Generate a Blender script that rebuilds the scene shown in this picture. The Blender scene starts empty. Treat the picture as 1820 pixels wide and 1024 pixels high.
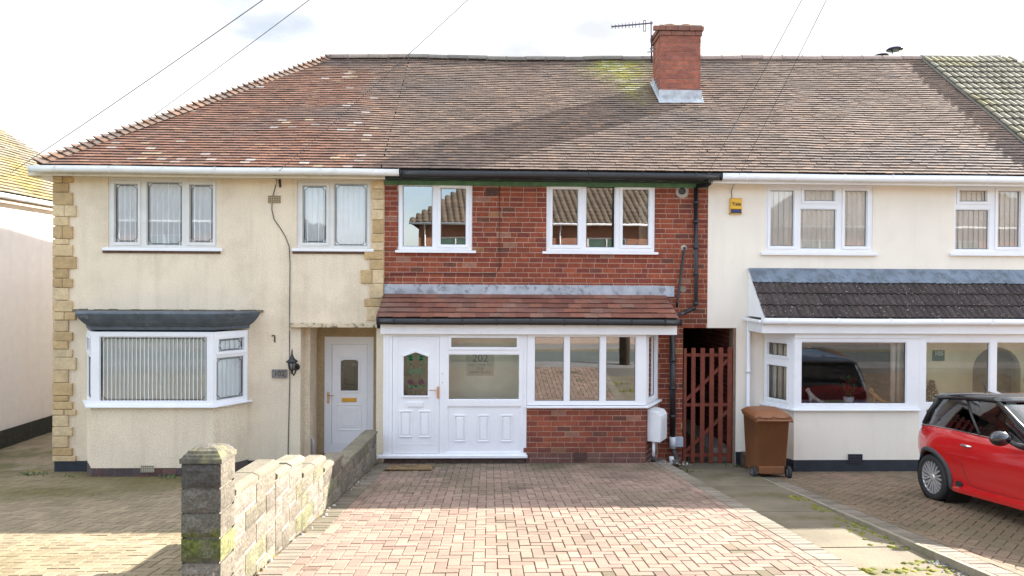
import bpy, bmesh, math, random
from mathutils import Vector, Matrix, noise
random.seed(7)
SC = bpy.context.scene
COL = SC.collection
R_ = math.radians

# ------------------------------------------------------------------ camera
CAM = Vector((0.0, 0.0, 3.0))
FPX = 1250.0                                   # focal length in pixels of the 1820 px wide photo
YAW, PITCH, ROLL = math.atan(40/1250), math.atan(9/1250), 0.0058
fwd = Vector((math.sin(YAW)*math.cos(PITCH), math.cos(YAW)*math.cos(PITCH), -math.sin(PITCH)))
r0 = Vector((math.cos(YAW), -math.sin(YAW), 0)); u0_ = r0.cross(fwd)
RR = r0*math.cos(ROLL) + u0_*math.sin(ROLL)
UU = u0_*math.cos(ROLL) - r0*math.sin(ROLL)
cd = bpy.data.cameras.new('camera'); cam = bpy.data.objects.new('camera', cd); COL.objects.link(cam)
M4 = Matrix((RR, UU, -fwd)).transposed().to_4x4(); M4.translation = CAM
cam.matrix_world = M4
cd.sensor_width = 36; cd.lens = 36*FPX/1820; cd.clip_start = 0.05; cd.clip_end = 2000
SC.camera = cam

# ------------------------------------------------------------------ sky, sun, exposure
SUN = Vector((5.1, 2.62, 3.08)).normalized()
EL = math.asin(SUN.z); AZ = math.atan2(SUN.x, SUN.y)
W = bpy.data.worlds.new('World'); SC.world = W; W.use_nodes = True
nt = W.node_tree; nt.nodes.clear()
def wn(t, **k):
    n = nt.nodes.new(t)
    for a, b in k.items(): setattr(n, a, b)
    return n
sky = wn('ShaderNodeTexSky', sky_type='NISHITA', sun_disc=False, sun_elevation=EL, sun_rotation=AZ)
sky.air_density = 1.0; sky.dust_density = 1.5; sky.ozone_density = 1.0
tc = wn('ShaderNodeTexCoord'); mp = wn('ShaderNodeMapping'); mp.inputs['Scale'].default_value = (1, 1, 2.2)
mp.inputs['Location'].default_value = (.35, .1, .55)
nz = wn('ShaderNodeTexNoise'); nz.inputs['Scale'].default_value = 2.3; nz.inputs['Detail'].default_value = 9; nz.inputs['Roughness'].default_value = .55
rp = wn('ShaderNodeValToRGB'); rp.color_ramp.elements[0].position = .36; rp.color_ramp.elements[1].position = .60
mx = wn('ShaderNodeMix', data_type='RGBA'); nz2 = wn('ShaderNodeTexNoise'); nz2.inputs['Scale'].default_value = 4.5; nz2.inputs['Detail'].default_value = 6; nt.links.new(mp.outputs[0], nz2.inputs['Vector'])
rp2 = wn('ShaderNodeValToRGB'); rp2.color_ramp.elements[0].position = .40; rp2.color_ramp.elements[0].color = (4.5, 4.65, 4.85, 1); rp2.color_ramp.elements[1].position = .56; rp2.color_ramp.elements[1].color = (6.9, 6.9, 6.9, 1)
nt.links.new(nz2.outputs[0], rp2.inputs[0]); nt.links.new(rp2.outputs[0], mx.inputs['B'])
bg = wn('ShaderNodeBackground'); bg.inputs['Strength'].default_value = .095
ow = wn('ShaderNodeOutputWorld')
L = nt.links.new
L(tc.outputs['Generated'], mp.inputs[0]); L(mp.outputs[0], nz.inputs['Vector']); L(nz.outputs[0], rp.inputs[0])
sepd = wn('ShaderNodeSeparateXYZ'); L(tc.outputs['Generated'], sepd.inputs[0])      # broken cloud to the south, thick cloud to the north
cov = wn('ShaderNodeMapRange'); cov.inputs['From Min'].default_value = -.5; cov.inputs['From Max'].default_value = .5; cov.inputs['To Min'].default_value = -.085; cov.inputs['To Max'].default_value = .11
L(sepd.outputs[1], cov.inputs[0]); addn = wn('ShaderNodeMath', operation='ADD'); L(nz.outputs[0], addn.inputs[0]); L(cov.outputs[0], addn.inputs[1]); L(addn.outputs[0], rp.inputs[0])
L(rp.outputs[0], mx.inputs['Factor']); L(sky.outputs[0], mx.inputs['A']); dim = wn('ShaderNodeMapRange'); dim.inputs['From Min'].default_value = -.1; dim.inputs['From Max'].default_value = .62; dim.inputs['To Min'].default_value = 1.04; dim.inputs['To Max'].default_value = .40  # whole sky dimmed northwards, left bright southwards to light the house fronts
sv = wn('ShaderNodeVectorMath', operation='SCALE'); L(sepd.outputs[1], dim.inputs[0]); L(mx.outputs['Result'], sv.inputs[0]); L(dim.outputs[0], sv.inputs['Scale']); L(sv.outputs[0], bg.inputs[0]); L(bg.outputs[0], ow.inputs[0])
sl = bpy.data.lights.new('sun', 'SUN'); sl.energy = 3.7; sl.angle = R_(.6); sl.color = (1, .945, .87)
so = bpy.data.objects.new('sun', sl); COL.objects.link(so); so.rotation_euler = SUN.to_track_quat('Z', 'Y').to_euler(); so.location = SUN*40
SC.view_settings.view_transform = 'Standard'; SC.view_settings.look = 'None'; SC.view_settings.gamma = 1
SC.view_settings.exposure = 2.42

# ------------------------------------------------------------------ helpers: projection of photo measurements onto real planes
def P(px, py, Y):
    d = fwd*FPX + RR*(px-910) + UU*(512-py)
    return CAM + d*(Y/d.y)
def XZ(px, py, Y):
    p = P(px, py, Y); return p.x, p.z
def rect(px0, px1, py0, py1, Y):                # pixel rectangle -> (x0, x1, z0, z1) on the plane Y
    a = P(px0, (py0+py1)/2, Y).x; b = P(px1, (py0+py1)/2, Y).x
    t = P((px0+px1)/2, py0, Y).z; l = P((px0+px1)/2, py1, Y).z
    return a, b, l, t

# ------------------------------------------------------------------ mesh builder
class Fr:
    """a vertical wall plane: u along the wall, d inwards, z up"""
    def __init__(s, x, y, ux=1.0, uy=0.0):
        l = math.hypot(ux, uy); s.o = Vector((x, y, 0)); s.u = Vector((ux/l, uy/l, 0)); s.n = Vector((-uy/l, ux/l, 0))
    def __call__(s, u, d, z): return s.o + s.u*u + s.n*d + Vector((0, 0, z))
def front(Y): return Fr(0, Y)

class MB:
    def __init__(s, T=None):
        s.v = []; s.f = []; s.c = []; s.m = []; s.col = (.5, .5, .5); s.mi = 0; s.T = T; s.sm = []; s.smooth = False
    def pt(s, p):
        p = Vector(p)
        if s.T: p = s.T(p.x, p.y, p.z)
        s.v.append(p); return len(s.v)-1
    def fc(s, idx):
        s.f.append(tuple(idx)); s.c.append(s.col); s.m.append(s.mi); s.sm.append(s.smooth)
    def poly(s, pts): s.fc([s.pt(p) for p in pts])
    def box(s, x0, x1, y0, y1, z0, z1, skip=''):
        i = [s.pt(p) for p in ((x0,y0,z0),(x1,y0,z0),(x1,y1,z0),(x0,y1,z0),(x0,y0,z1),(x1,y0,z1),(x1,y1,z1),(x0,y1,z1))]
        F = {'b':(0,3,2,1),'t':(4,5,6,7),'f':(0,1,5,4),'r':(1,2,6,5),'k':(2,3,7,6),'l':(3,0,4,7)}
        for k, q in F.items():
            if k not in skip: s.fc([i[a] for a in q])
    def bar(s, a, b, w, h, up=(0, 0, 1)):        # rectangular bar from a to b
        a = Vector(a); b = Vector(b); d = (b-a).normalized(); up = Vector(up)
        sd = d.cross(up).normalized(); up = sd.cross(d)
        q = [sd*(sx*w/2)+up*(sz*h/2) for sx, sz in ((-1,-1),(1,-1),(1,1),(-1,1))]
        i = [s.pt(a+k) for k in q]; j = [s.pt(b+k) for k in q]
        s.fc(i[::-1]); s.fc(j)
        for k in range(4): s.fc((i[k], i[(k+1)%4], j[(k+1)%4], j[k]))
    def prism(s, pts, vec):                      # polygon extruded by vec
        vec = Vector(vec); n = len(pts)
        i = [s.pt(p) for p in pts]; j = [s.pt(Vector(p)+vec) for p in pts]
        s.fc(i[::-1]); s.fc(j)
        for k in range(n): s.fc((i[k], i[(k+1)%n], j[(k+1)%n], j[k]))
    def tube(s, pts, r, n=8, caps=True):
        pts = [Vector(p) for p in pts]; rings = []; sm = s.smooth; s.smooth = True
        rr = r if isinstance(r, (list, tuple)) else [r]*len(pts)
        for k, p in enumerate(pts):
            d = (pts[min(k+1, len(pts)-1)] - pts[max(k-1, 0)]).normalized()
            ref = Vector((0, 0, 1)) if abs(d.z) < .9 else Vector((1, 0, 0))
            a = d.cross(ref).normalized(); b = a.cross(d)
            rings.append([s.pt(p + (a*math.cos(2*math.pi*q/n) + b*math.sin(2*math.pi*q/n))*rr[k]) for q in range(n)])
        for A, B in zip(rings, rings[1:]):
            for q in range(n): s.fc((A[q], A[(q+1)%n], B[(q+1)%n], B[q]))
        s.smooth = False
        if caps: s.fc(rings[0][::-1]); s.fc(rings[-1])
        s.smooth = sm
    def lathe(s, prof, c=(0,0,0), ax=(0,0,1), n=24, cap0=True, cap1=True, ang=2*math.pi):
        c = Vector(c); ax = Vector(ax).normalized(); ref = Vector((1,0,0)) if abs(ax.x) < .9 else Vector((0,0,1))
        a = ax.cross(ref).normalized(); b = ax.cross(a); rings = []; sm = s.smooth; s.smooth = True
        for r, h in prof:
            rings.append([s.pt(c + ax*h + (a*math.cos(2*math.pi*q/n)+b*math.sin(2*math.pi*q/n))*r) for q in range(n)])
        for A, B in zip(rings, rings[1:]):
            for q in range(n): s.fc((A[q], A[(q+1)%n], B[(q+1)%n], B[q]))
        s.smooth = False
        if cap0: s.fc(rings[0][::-1])
        if cap1: s.fc(rings[-1])
        s.smooth = sm
    def loft(s, rings, closed=True, caps=True):
        I = [[s.pt(p) for p in r] for r in rings]; n = len(I[0])
        for A, B in zip(I, I[1:]):
            for q in range(n if closed else n-1): s.fc((A[q], A[(q+1)%n], B[(q+1)%n], B[q]))
        if caps:
            sm = s.smooth; s.smooth = False
            s.fc(I[0][::-1]); s.fc(I[-1]); s.smooth = sm
    def grid(s, x0, x1, z0, z1, holes, y0, y1):   # panel with rectangular holes, shared vertices
        xs = sorted({x0, x1} | {h[0] for h in holes} | {h[1] for h in holes}); xs = [x for x in xs if x0-1e-6 <= x <= x1+1e-6]
        zs = sorted({z0, z1} | {h[2] for h in holes} | {h[3] for h in holes}); zs = [z for z in zs if z0-1e-6 <= z <= z1+1e-6]
        nx, nz_ = len(xs), len(zs); A = {}; B = {}
        def g(D, i, j, y):
            if (i, j) not in D: D[i, j] = s.pt((xs[i], y, zs[j]))
            return D[i, j]
        def full(i, j):
            if i < 0 or j < 0 or i >= nx-1 or j >= nz_-1: return False
            cx = (xs[i]+xs[i+1])/2; cz = (zs[j]+zs[j+1])/2
            return not any(h[0] < cx < h[1] and h[2] < cz < h[3] for h in holes)
        for i in range(nx-1):
            for j in range(nz_-1):
                if not full(i, j): continue
                a = [(i,j),(i+1,j),(i+1,j+1),(i,j+1)]
                s.fc([g(A, *q, y0) for q in a]); s.fc([g(B, *q, y1) for q in a[::-1]])
                for (p, q), nb in (((a[0],a[1]),(i,j-1)), ((a[1],a[2]),(i+1,j)), ((a[2],a[3]),(i,j+1)), ((a[3],a[0]),(i-1,j))):
                    if not full(*nb): s.fc((g(A,*q,y0), g(A,*p,y0), g(B,*p,y1), g(B,*q,y1)))
    def ring(s, r, w, y0, y1):                    # rectangular moulding ring of width w outside rect r
        s.grid(r[0]-w, r[1]+w, r[2]-w, r[3]+w, [r], y0, y1)
    def build(s, name, mats, parent=None, bevel=0, seg=2, fix=False, loc=None, kind=None):
        me = bpy.data.meshes.new(name)
        off = Vector(parent['_w']) if parent is not None else Vector(loc or (0,0,0))
        me.from_pydata([v-off for v in s.v], [], s.f)
        if not isinstance(mats, (list, tuple)): mats = [mats]
        for m in mats: me.materials.append(m)
        at = me.attributes.new('tint', 'FLOAT_COLOR', 'CORNER')
        buf = []
        for f, c in zip(s.f, s.c): buf += (list(c[:3])+[1.0])*len(f)
        at.data.foreach_set('color', buf)
        me.polygons.foreach_set('material_index', s.m); me.polygons.foreach_set('use_smooth', s.sm)
        if fix:
            bm = bmesh.new(); bm.from_mesh(me); bmesh.ops.recalc_face_normals(bm, faces=bm.faces[:]); bm.to_mesh(me); bm.free()
        me.update()
        o = bpy.data.objects.new(name, me); COL.objects.link(o)
        if parent is not None: o.parent = parent
        elif loc: o.location = loc
        o['_w'] = list(off)
        if bevel:
            b = o.modifiers.new('bevel', 'BEVEL'); b.width = bevel; b.segments = seg; b.limit_method = 'ANGLE'; b.angle_limit = R_(40)
        if kind: o['kind'] = kind
        return o

def tag(o, label, cat, group=None):
    o['label'] = label; o['category'] = cat
    if group: o['group'] = group
    return o
def thing(name, loc, label=None, cat=None, group=None, rz=0):
    o = bpy.data.objects.new(name, None); COL.objects.link(o); o.location = loc; o.rotation_euler.z = rz
    o.empty_display_size = .2; o['_w'] = list(loc)
    if label: tag(o, label, cat, group)
    return o
def local(name, label, cat, loc, rz=0, group=None):        # thing whose parts are modelled about its own origin
    o = thing(name, loc, label, cat, group, rz); o['_w'] = [0, 0, 0]; return o
def copy_tree(o, parent=None):
    c = o.copy(); COL.objects.link(c)
    if parent is not None: c.parent = parent
    for ch in list(o.children): copy_tree(ch, c)
    return c
def text(name, body, size, T, mat, parent, depth=.002, align='CENTER', flip=False):
    """lettering on a wall plane: T maps (u, d, z); returns one mesh"""
    cu = bpy.data.curves.new(name, 'FONT'); cu.body = body; cu.size = size; cu.extrude = depth; cu.align_x = align; cu.align_y = 'CENTER'
    tmp = bpy.data.objects.new(name, cu); COL.objects.link(tmp)
    dg = bpy.context.evaluated_depsgraph_get(); me = bpy.data.meshes.new_from_object(tmp.evaluated_get(dg))
    bpy.data.objects.remove(tmp); bpy.data.curves.remove(cu)
    m = MB()
    for v in me.vertices: m.v.append(T((-1 if flip else 1)*v.co.x, -v.co.z, v.co.y))
    for p in me.polygons: m.fc(list(p.vertices))
    bpy.data.meshes.remove(me)
    return m.build(name, mat, parent)

# ------------------------------------------------------------------ materials (all procedural)
def newmat(name):
    m = bpy.data.materials.new(name); m.use_nodes = True; n = m.node_tree
    b = n.nodes['Principled BSDF']; return m, n, b
def nd(n, t, **k):
    x = n.nodes.new(t)
    for a, b in k.items(): setattr(x, a, b)
    return x
def mk(name, col=(.5,.5,.5), rough=.6, metal=0, tint=False, var=.12, vscale=6, fine=0, fscale=90, bump=0, bscale=60, coat=0, spec=.5,
       stain=None, sscale=1.2, spos=(.5,.65), samt=.7, streak=0, stcol=(.3,.25,.17)):
    m, n, b = newmat(name); l = n.links.new
    b.inputs['Roughness'].default_value = rough; b.inputs['Metallic'].default_value = metal
    b.inputs['Coat Weight'].default_value = coat; b.inputs['Specular IOR Level'].default_value = spec
    tcn = nd(n, 'ShaderNodeTexCoord')
    if tint: src = nd(n, 'ShaderNodeAttribute', attribute_name='tint').outputs['Color']
    else:
        rgb = nd(n, 'ShaderNodeRGB'); rgb.outputs[0].default_value = (*col, 1); src = rgb.outputs[0]
    def mult(src, scale, amt, det=4):
        no = nd(n, 'ShaderNodeTexNoise'); no.inputs['Scale'].default_value = scale; no.inputs['Detail'].default_value = det
        l(tcn.outputs['Object'], no.inputs['Vector'])
        mr = nd(n, 'ShaderNodeMapRange'); mr.inputs['From Min'].default_value = .3; mr.inputs['From Max'].default_value = .7
        mr.inputs['To Min'].default_value = 1-amt; mr.inputs['To Max'].default_value = 1+amt
        l(no.outputs[0], mr.inputs[0])
        v = nd(n, 'ShaderNodeVectorMath', operation='SCALE'); l(src, v.inputs[0]); l(mr.outputs[0], v.inputs['Scale'])
        return v.outputs[0]
    if var: src = mult(src, vscale, var)
    if fine: src = mult(src, fscale, fine, 2)
    if stain:
        no = nd(n, 'ShaderNodeTexNoise'); no.inputs['Scale'].default_value = sscale; no.inputs['Detail'].default_value = 7; no.inputs['Roughness'].default_value = .65
        l(tcn.outputs['Object'], no.inputs['Vector'])
        mr = nd(n, 'ShaderNodeMapRange'); mr.inputs['From Min'].default_value = spos[0]; mr.inputs['From Max'].default_value = spos[1]; mr.inputs['To Max'].default_value = samt
        l(no.outputs[0], mr.inputs[0])
        mxn = nd(n, 'ShaderNodeMix', data_type='RGBA'); mxn.inputs['B'].default_value = (*stain, 1)
        l(mr.outputs[0], mxn.inputs['Factor']); l(src, mxn.inputs['A']); src = mxn.outputs['Result']
    if streak:                                               # rain streaks: noise drawn out down the wall
        mpn = nd(n, 'ShaderNodeMapping'); mpn.inputs['Scale'].default_value = (5.5, 5.5, .42); l(tcn.outputs['Object'], mpn.inputs[0])
        no = nd(n, 'ShaderNodeTexNoise'); no.inputs['Scale'].default_value = 1; no.inputs['Detail'].default_value = 8; no.inputs['Roughness'].default_value = .7; l(mpn.outputs[0], no.inputs['Vector'])
        mr = nd(n, 'ShaderNodeMapRange'); mr.inputs['From Min'].default_value = .50; mr.inputs['From Max'].default_value = .78; mr.inputs['To Max'].default_value = streak; l(no.outputs[0], mr.inputs[0])
        mxn = nd(n, 'ShaderNodeMix', data_type='RGBA'); mxn.inputs['B'].default_value = (*stcol, 1); l(mr.outputs[0], mxn.inputs['Factor']); l(src, mxn.inputs['A']); src = mxn.outputs['Result']
    l(src, b.inputs['Base Color'])
    if bump:
        no = nd(n, 'ShaderNodeTexNoise'); no.inputs['Scale'].default_value = bscale; no.inputs['Detail'].default_value = 5
        l(tcn.outputs['Object'], no.inputs['Vector'])
        bp = nd(n, 'ShaderNodeBump'); bp.inputs['Strength'].default_value = bump; bp.inputs['Distance'].default_value = .01
        l(no.outputs[0], bp.inputs['Height']); l(bp.outputs[0], b.inputs['Normal'])
    return m
def glass(name, k=3.2, tint=(.92,.95,.93), wav=.05, ior=1.5, wscale=2.5, base=0.0):
    m, n, b = newmat(name); l = n.links.new; n.nodes.remove(b); out = n.nodes['Material Output']
    tr = nd(n, 'ShaderNodeBsdfTransparent'); tr.inputs[0].default_value = (*tint, 1)
    gl = nd(n, 'ShaderNodeBsdfGlossy'); gl.inputs['Roughness'].default_value = 0.0; gl.inputs[0].default_value = (.95,.97,1,1)
    fr = nd(n, 'ShaderNodeFresnel'); fr.inputs[0].default_value = ior
    mu = nd(n, 'ShaderNodeMath', operation='MULTIPLY_ADD', use_clamp=True); mu.inputs[1].default_value = k; mu.inputs[2].default_value = base
    ms = nd(n, 'ShaderNodeMixShader'); l(fr.outputs[0], mu.inputs[0]); l(mu.outputs[0], ms.inputs[0]); l(tr.outputs[0], ms.inputs[1]); l(gl.outputs[0], ms.inputs[2])
    tcn = nd(n, 'ShaderNodeTexCoord'); no = nd(n, 'ShaderNodeTexNoise'); no.inputs['Scale'].default_value = wscale; no.inputs['Detail'].default_value = 1
    bp = nd(n, 'ShaderNodeBump'); bp.inputs['Strength'].default_value = wav; bp.inputs['Distance'].default_value = .02
    l(tcn.outputs['Object'], no.inputs['Vector']); l(no.outputs[0], bp.inputs['Height']); l(bp.outputs[0], gl.inputs['Normal'])
    l(ms.outputs[0], out.inputs[0]); return m
def emis(name, col, s):
    m, n, b = newmat(name); b.inputs['Base Color'].default_value = (*col,1); b.inputs['Emission Color'].default_value = (*col,1); b.inputs['Emission Strength'].default_value = s; return m
def brickmat(name, sc=1.0):
    """brickwork of far houses: x and z of the object laid as stretcher bond"""
    m, n, b = newmat(name); l = n.links.new; b.inputs['Roughness'].default_value = .9
    tcn = nd(n, 'ShaderNodeTexCoord'); sp = nd(n, 'ShaderNodeSeparateXYZ'); cb = nd(n, 'ShaderNodeCombineXYZ'); ad = nd(n, 'ShaderNodeMath', operation='ADD')
    l(tcn.outputs['Object'], sp.inputs[0]); l(sp.outputs[0], ad.inputs[0]); l(sp.outputs[1], ad.inputs[1]); l(ad.outputs[0], cb.inputs[0]); l(sp.outputs[2], cb.inputs[1])
    br = nd(n, 'ShaderNodeTexBrick'); br.inputs['Color1'].default_value = (.27,.10,.06,1); br.inputs['Color2'].default_value = (.36,.16,.09,1); br.inputs['Mortar'].default_value = (.42,.32,.25,1)
    br.inputs['Scale'].default_value = 1; br.inputs['Brick Width'].default_value = .23; br.inputs['Row Height'].default_value = .085; br.inputs['Mortar Size'].default_value = .006
    l(cb.outputs[0], br.inputs['Vector']); l(br.outputs[0], b.inputs['Base Color']); return m

UPVC = mk('white_upvc', (.81,.82,.84), .35, var=.03, vscale=3, stain=(.52,.50,.46), sscale=6, spos=(.56,.85), samt=.35)
UPVC_OLD = mk('weathered_white_upvc', (.68,.67,.635), .45, var=.05, vscale=4, stain=(.35,.31,.26), sscale=5, spos=(.56,.75), samt=.35)
PAINTW = mk('white_painted_wood', (.80,.80,.80), .55, var=.04, stain=(.45,.38,.3), sscale=9, spos=(.62,.72), samt=.4)
CREAM = mk('cream_pebble_render', (.77,.655,.49), .95, var=.07, vscale=1.3, fine=.22, fscale=70, bump=.8, bscale=75, stain=(.46,.36,.24), sscale=.9, spos=(.50,.80), samt=.65, streak=.30, stcol=(.36,.28,.18))
CREAM2 = mk('pale_smooth_render', (.83,.765,.655), .92, var=.04, vscale=1.0, fine=.04, fscale=120, bump=.18, bscale=120, stain=(.60,.53,.43), sscale=1.1, spos=(.52,.85), samt=.45, streak=.16, stcol=(.5,.45,.37))
DASH = mk('brown_pebbledash', (.42,.32,.19), .95, var=.15, vscale=2, fine=.4, fscale=85, bump=1.0, bscale=85)
WHITEWALL = mk('white_rough_render', (.80,.77,.77), .95, var=.03, fine=.06, fscale=60, bump=.4, bscale=70, streak=.2, stcol=(.5,.45,.42))
MASON = mk('masonry', tint=True, rough=.92, var=.17, vscale=9, fine=.18, fscale=55, bump=.5, bscale=80, stain=(.36,.25,.19), sscale=13, spos=(.60,.72), samt=.42)
TILE = mk('clay_tile', tint=True, rough=.85, var=.12, vscale=5, fine=.16, fscale=40, bump=.3, bscale=70)
CTILE = mk('dark_concrete_tile', tint=True, rough=.85, var=.15, vscale=7, fine=.2, fscale=45, bump=.4, bscale=90, stain=(.42,.41,.38), sscale=30, spos=(.625,.65), samt=.9)
PAVE = mk('block_paving', tint=True, rough=.9, var=.10, vscale=3, fine=.12, fscale=60, bump=.35, bscale=110, spec=.3)
STONE = mk('yellow_stone', tint=True, rough=.9, var=.14, vscale=9, fine=.12, fscale=45, bump=1.0, bscale=22)
JOINT = mk('sandy_joint', (.11,.085,.05), .95, var=.3, vscale=20, stain=(.24,.17,.03), sscale=1.6, spos=(.47,.62), samt=.85)
LEAD = mk('lead_sheet', (.36,.39,.43), .5, var=.2, vscale=5, stain=(.14,.14,.15), sscale=8, spos=(.52,.62), samt=.7, bump=.3, bscale=14)
LEADB = mk('dark_lead_sheet', (.16,.20,.25), .5, var=.25, vscale=4, stain=(.08,.10,.12), sscale=6, spos=(.5,.62), samt=.7, bump=.25, bscale=10)
FELT = mk('blue_grey_felt', (.085,.105,.125), .8, var=.25, vscale=7, bump=.5, bscale=30, stain=(.28,.26,.24), sscale=6, spos=(.6,.7), samt=.5)
BLACKP = mk('black_plastic', (.018,.018,.02), .35, var=.1)
DARK = mk('dark_void', (.02,.018,.016), .9, var=0)
BLACKPAINT = mk('black_plinth_paint', (.022,.028,.038), .55, var=.2, vscale=6, bump=.5, bscale=40)
GREEN = mk('faded_green_paint', (.10,.22,.12), .8, var=.25, vscale=9)
CONC = mk('weathered_concrete', (.165,.137,.092), .95, var=.22, vscale=1.6, fine=.15, fscale=70, bump=.5, bscale=60, stain=(.085,.075,.022), sscale=1.3, spos=(.48,.66), samt=.8)
KERBM = mk('concrete_kerb', (.25,.22,.165), .95, var=.15, vscale=5, fine=.15, bump=.4, bscale=60, stain=(.14,.14,.06), sscale=4, spos=(.5,.68), samt=.7)
BLOCKM = mk('rock_faced_block', tint=True, rough=.95, var=.2, vscale=7, fine=.38, fscale=52, bump=1.0, bscale=34, stain=(.085,.07,.045), sscale=42, spos=(.54,.66), samt=.75)
TARMAC = mk('road_asphalt', (.10,.115,.105), .9, var=.12, vscale=1, fine=.2, fscale=90, bump=.3, bscale=120)
PAVEMENT = mk('grey_pavement', (.20,.19,.175), .95, var=.15, vscale=1.4, fine=.15, bump=.2)
SOIL = mk('earth_and_grass', (.10,.12,.05), 1, var=.3, vscale=.4, fine=.3, fscale=8)
GATEW = mk('red_stained_wood', (.17,.036,.018), .7, var=.2, vscale=6, bump=.3, bscale=40, stain=(.12,.085,.03), sscale=3.0, spos=(.55,.75), samt=.7)
CABLE = mk('grey_cable', (.05,.05,.055), .6, var=0)
WIRE = mk('overhead_wire_sheath', (.10,.11,.13), .6, var=0)
GOLD = mk('brass', (.75,.45,.10), .3, metal=.9, var=.05)
COPPER = mk('worn_brass_handle', (.62,.40,.27), .35, metal=.8, var=.1)
STEEL = mk('steel', (.6,.6,.62), .3, metal=1, var=.05)
CLAY = mk('terracotta_pot', (.36,.15,.10), .9, var=.2, vscale=12, stain=(.45,.36,.12), sscale=9, spos=(.55,.65), samt=.5)
BLIND = mk('pale_blind_fabric', (.84,.87,.87), .9, var=.03)
BLINDG = mk('grey_green_blind_fabric', (.84,.88,.85), .9, var=.03)
BLINDW = mk('ivory_blind_fabric', (.84,.80,.72), .9, var=.03)
CURT = mk('cream_curtain', (.70,.62,.50), .95, var=.08, vscale=5)
DIMW = mk('interior_plaster', (.46,.43,.36), .95, var=.05)
PORCHW = mk('porch_plaster', (.86,.86,.74), .95, var=.05)
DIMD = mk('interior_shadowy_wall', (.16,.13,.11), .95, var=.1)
CARPET = mk('interior_floor', (.20,.15,.10), .95, var=.2)
LEADING = mk('window_leading', (.05,.06,.07), .5, metal=.3, var=0)
GL = glass('window_glass', 2.6, (.98,.99,.99), .012)
GLM = glass('mirror_like_window_glass', 3.8, (.72,.76,.74), .012, base=.11)
GLP = glass('porch_glass', 2.6, (.90,.95,.89), .022, base=.0)
GLO = glass('obscured_glass', 2.5, (.80,.86,.76), .25, wscale=25)
# ================================================================== THE SETTING
YF, YP, YB, YP3, YD = 12.37, 11.68, 11.80, 11.75, 13.12   # facade, brick porch, cream bay, pale porch, recessed door
S = .1136
def G(y, dz=0.0):
    return S*(11.68-min(max(y, 4.85), 13.2)) + dz
ZL, ZR, ZPATH = -.225, -.165, -.12                          # left drive, right drive and path against the middle drive
def struct(name, m, mats, **k): o = m.build(name, mats, kind='structure', **k); return o

m = MB()                                                     # terrain
ys = [-160, -60, -20, -8, -2, 4.5, 4.85, 6, 8, 10, 11.68, 13.2, 18, 30, 70, 200]; xs = [-220, -60, -20, -10, 0, 10, 20, 60, 220]
I = [[m.pt((x, y, G(y) - .42)) for x in xs] for y in ys]
for a in range(len(ys)-1):
    for b in range(len(xs)-1): m.fc((I[a][b], I[a][b+1], I[a+1][b+1], I[a+1][b]))
struct('ground', m, SOIL)
m = MB(); m.box(-60, 60, -1.2, 3.2, .45, .60); struct('road', m, TARMAC)
m = MB(); m.box(-60, 60, 3.2, 3.33, .45, .70); m.box(-60, 60, -1.33, -1.2, .45, .70); struct('road_kerb', m, KERBM, bevel=.015)
m = MB(); m.box(-60, 60, 3.334, 4.85, .45, .755); struct('pavement', m, PAVEMENT)
m = MB(); m.box(-60, 60, -3.0, -1.334, .45, .70); struct('far_pavement', m, PAVEMENT)

def clip(poly, x0, x1, y0, y1):
    for ax, lim, sg in ((0, x0, 1), (0, x1, -1), (1, y0, 1), (1, y1, -1)):
        out = []
        for k in range(len(poly)):
            a, b = poly[k-1], poly[k]; da = (a[ax]-lim)*sg; db = (b[ax]-lim)*sg
            if da*db < 0: t = da/(da-db); out.append((a[0]+(b[0]-a[0])*t, a[1]+(b[1]-a[1])*t))
            if db >= 0: out.append(b)
        poly = out
        if len(poly) < 3: return []
    return poly
def area(p): return abs(sum(p[k-1][0]*p[k][1]-p[k][0]*p[k-1][1] for k in range(len(p))))/2
def inset(p, d):
    cx = sum(q[0] for q in p)/len(p); cy = sum(q[1] for q in p)/len(p); out = []
    n = len(p)
    for k in range(n):
        a, b, c = Vector(p[k-1]), Vector(p[k]), Vector(p[(k+1) % n])
        e1 = (b-a); e2 = (c-b)
        if e1.length < 1e-5 or e2.length < 1e-5: out.append(p[k]); continue
        e1.normalize(); e2.normalize(); n1 = Vector((-e1.y, e1.x)); n2 = Vector((-e2.y, e2.x)); q = n1+n2
        s = 1+n1.dot(n2)
        out.append(tuple(b + q*(d/max(s, .4))))
    return out
def paver(mb, poly, gz):
    if len(poly) < 3 or area(poly) < .0012: return
    if sum(poly[k-1][0]*poly[k][1]-poly[k][0]*poly[k-1][1] for k in range(len(poly))) < 0: poly = poly[::-1]
    t = random.uniform(-.0026, .0026); tx, ty = random.uniform(-.011, .011), random.uniform(-.011, .011); c = poly[0]
    lo = inset(poly, .0025); hi = inset(poly, .0065); z = lambda q: gz(q[1]) + t + (q[0]-c[0])*tx + (q[1]-c[1])*ty
    i = [mb.pt((q[0], q[1], z(q)-.011)) for q in lo]; j = [mb.pt((q[0], q[1], z(q))) for q in hi]
    mb.fc(j)
    for k in range(len(i)): mb.fc((i[k], i[(k+1)%len(i)], j[(k+1)%len(j)], j[k]))
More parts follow.
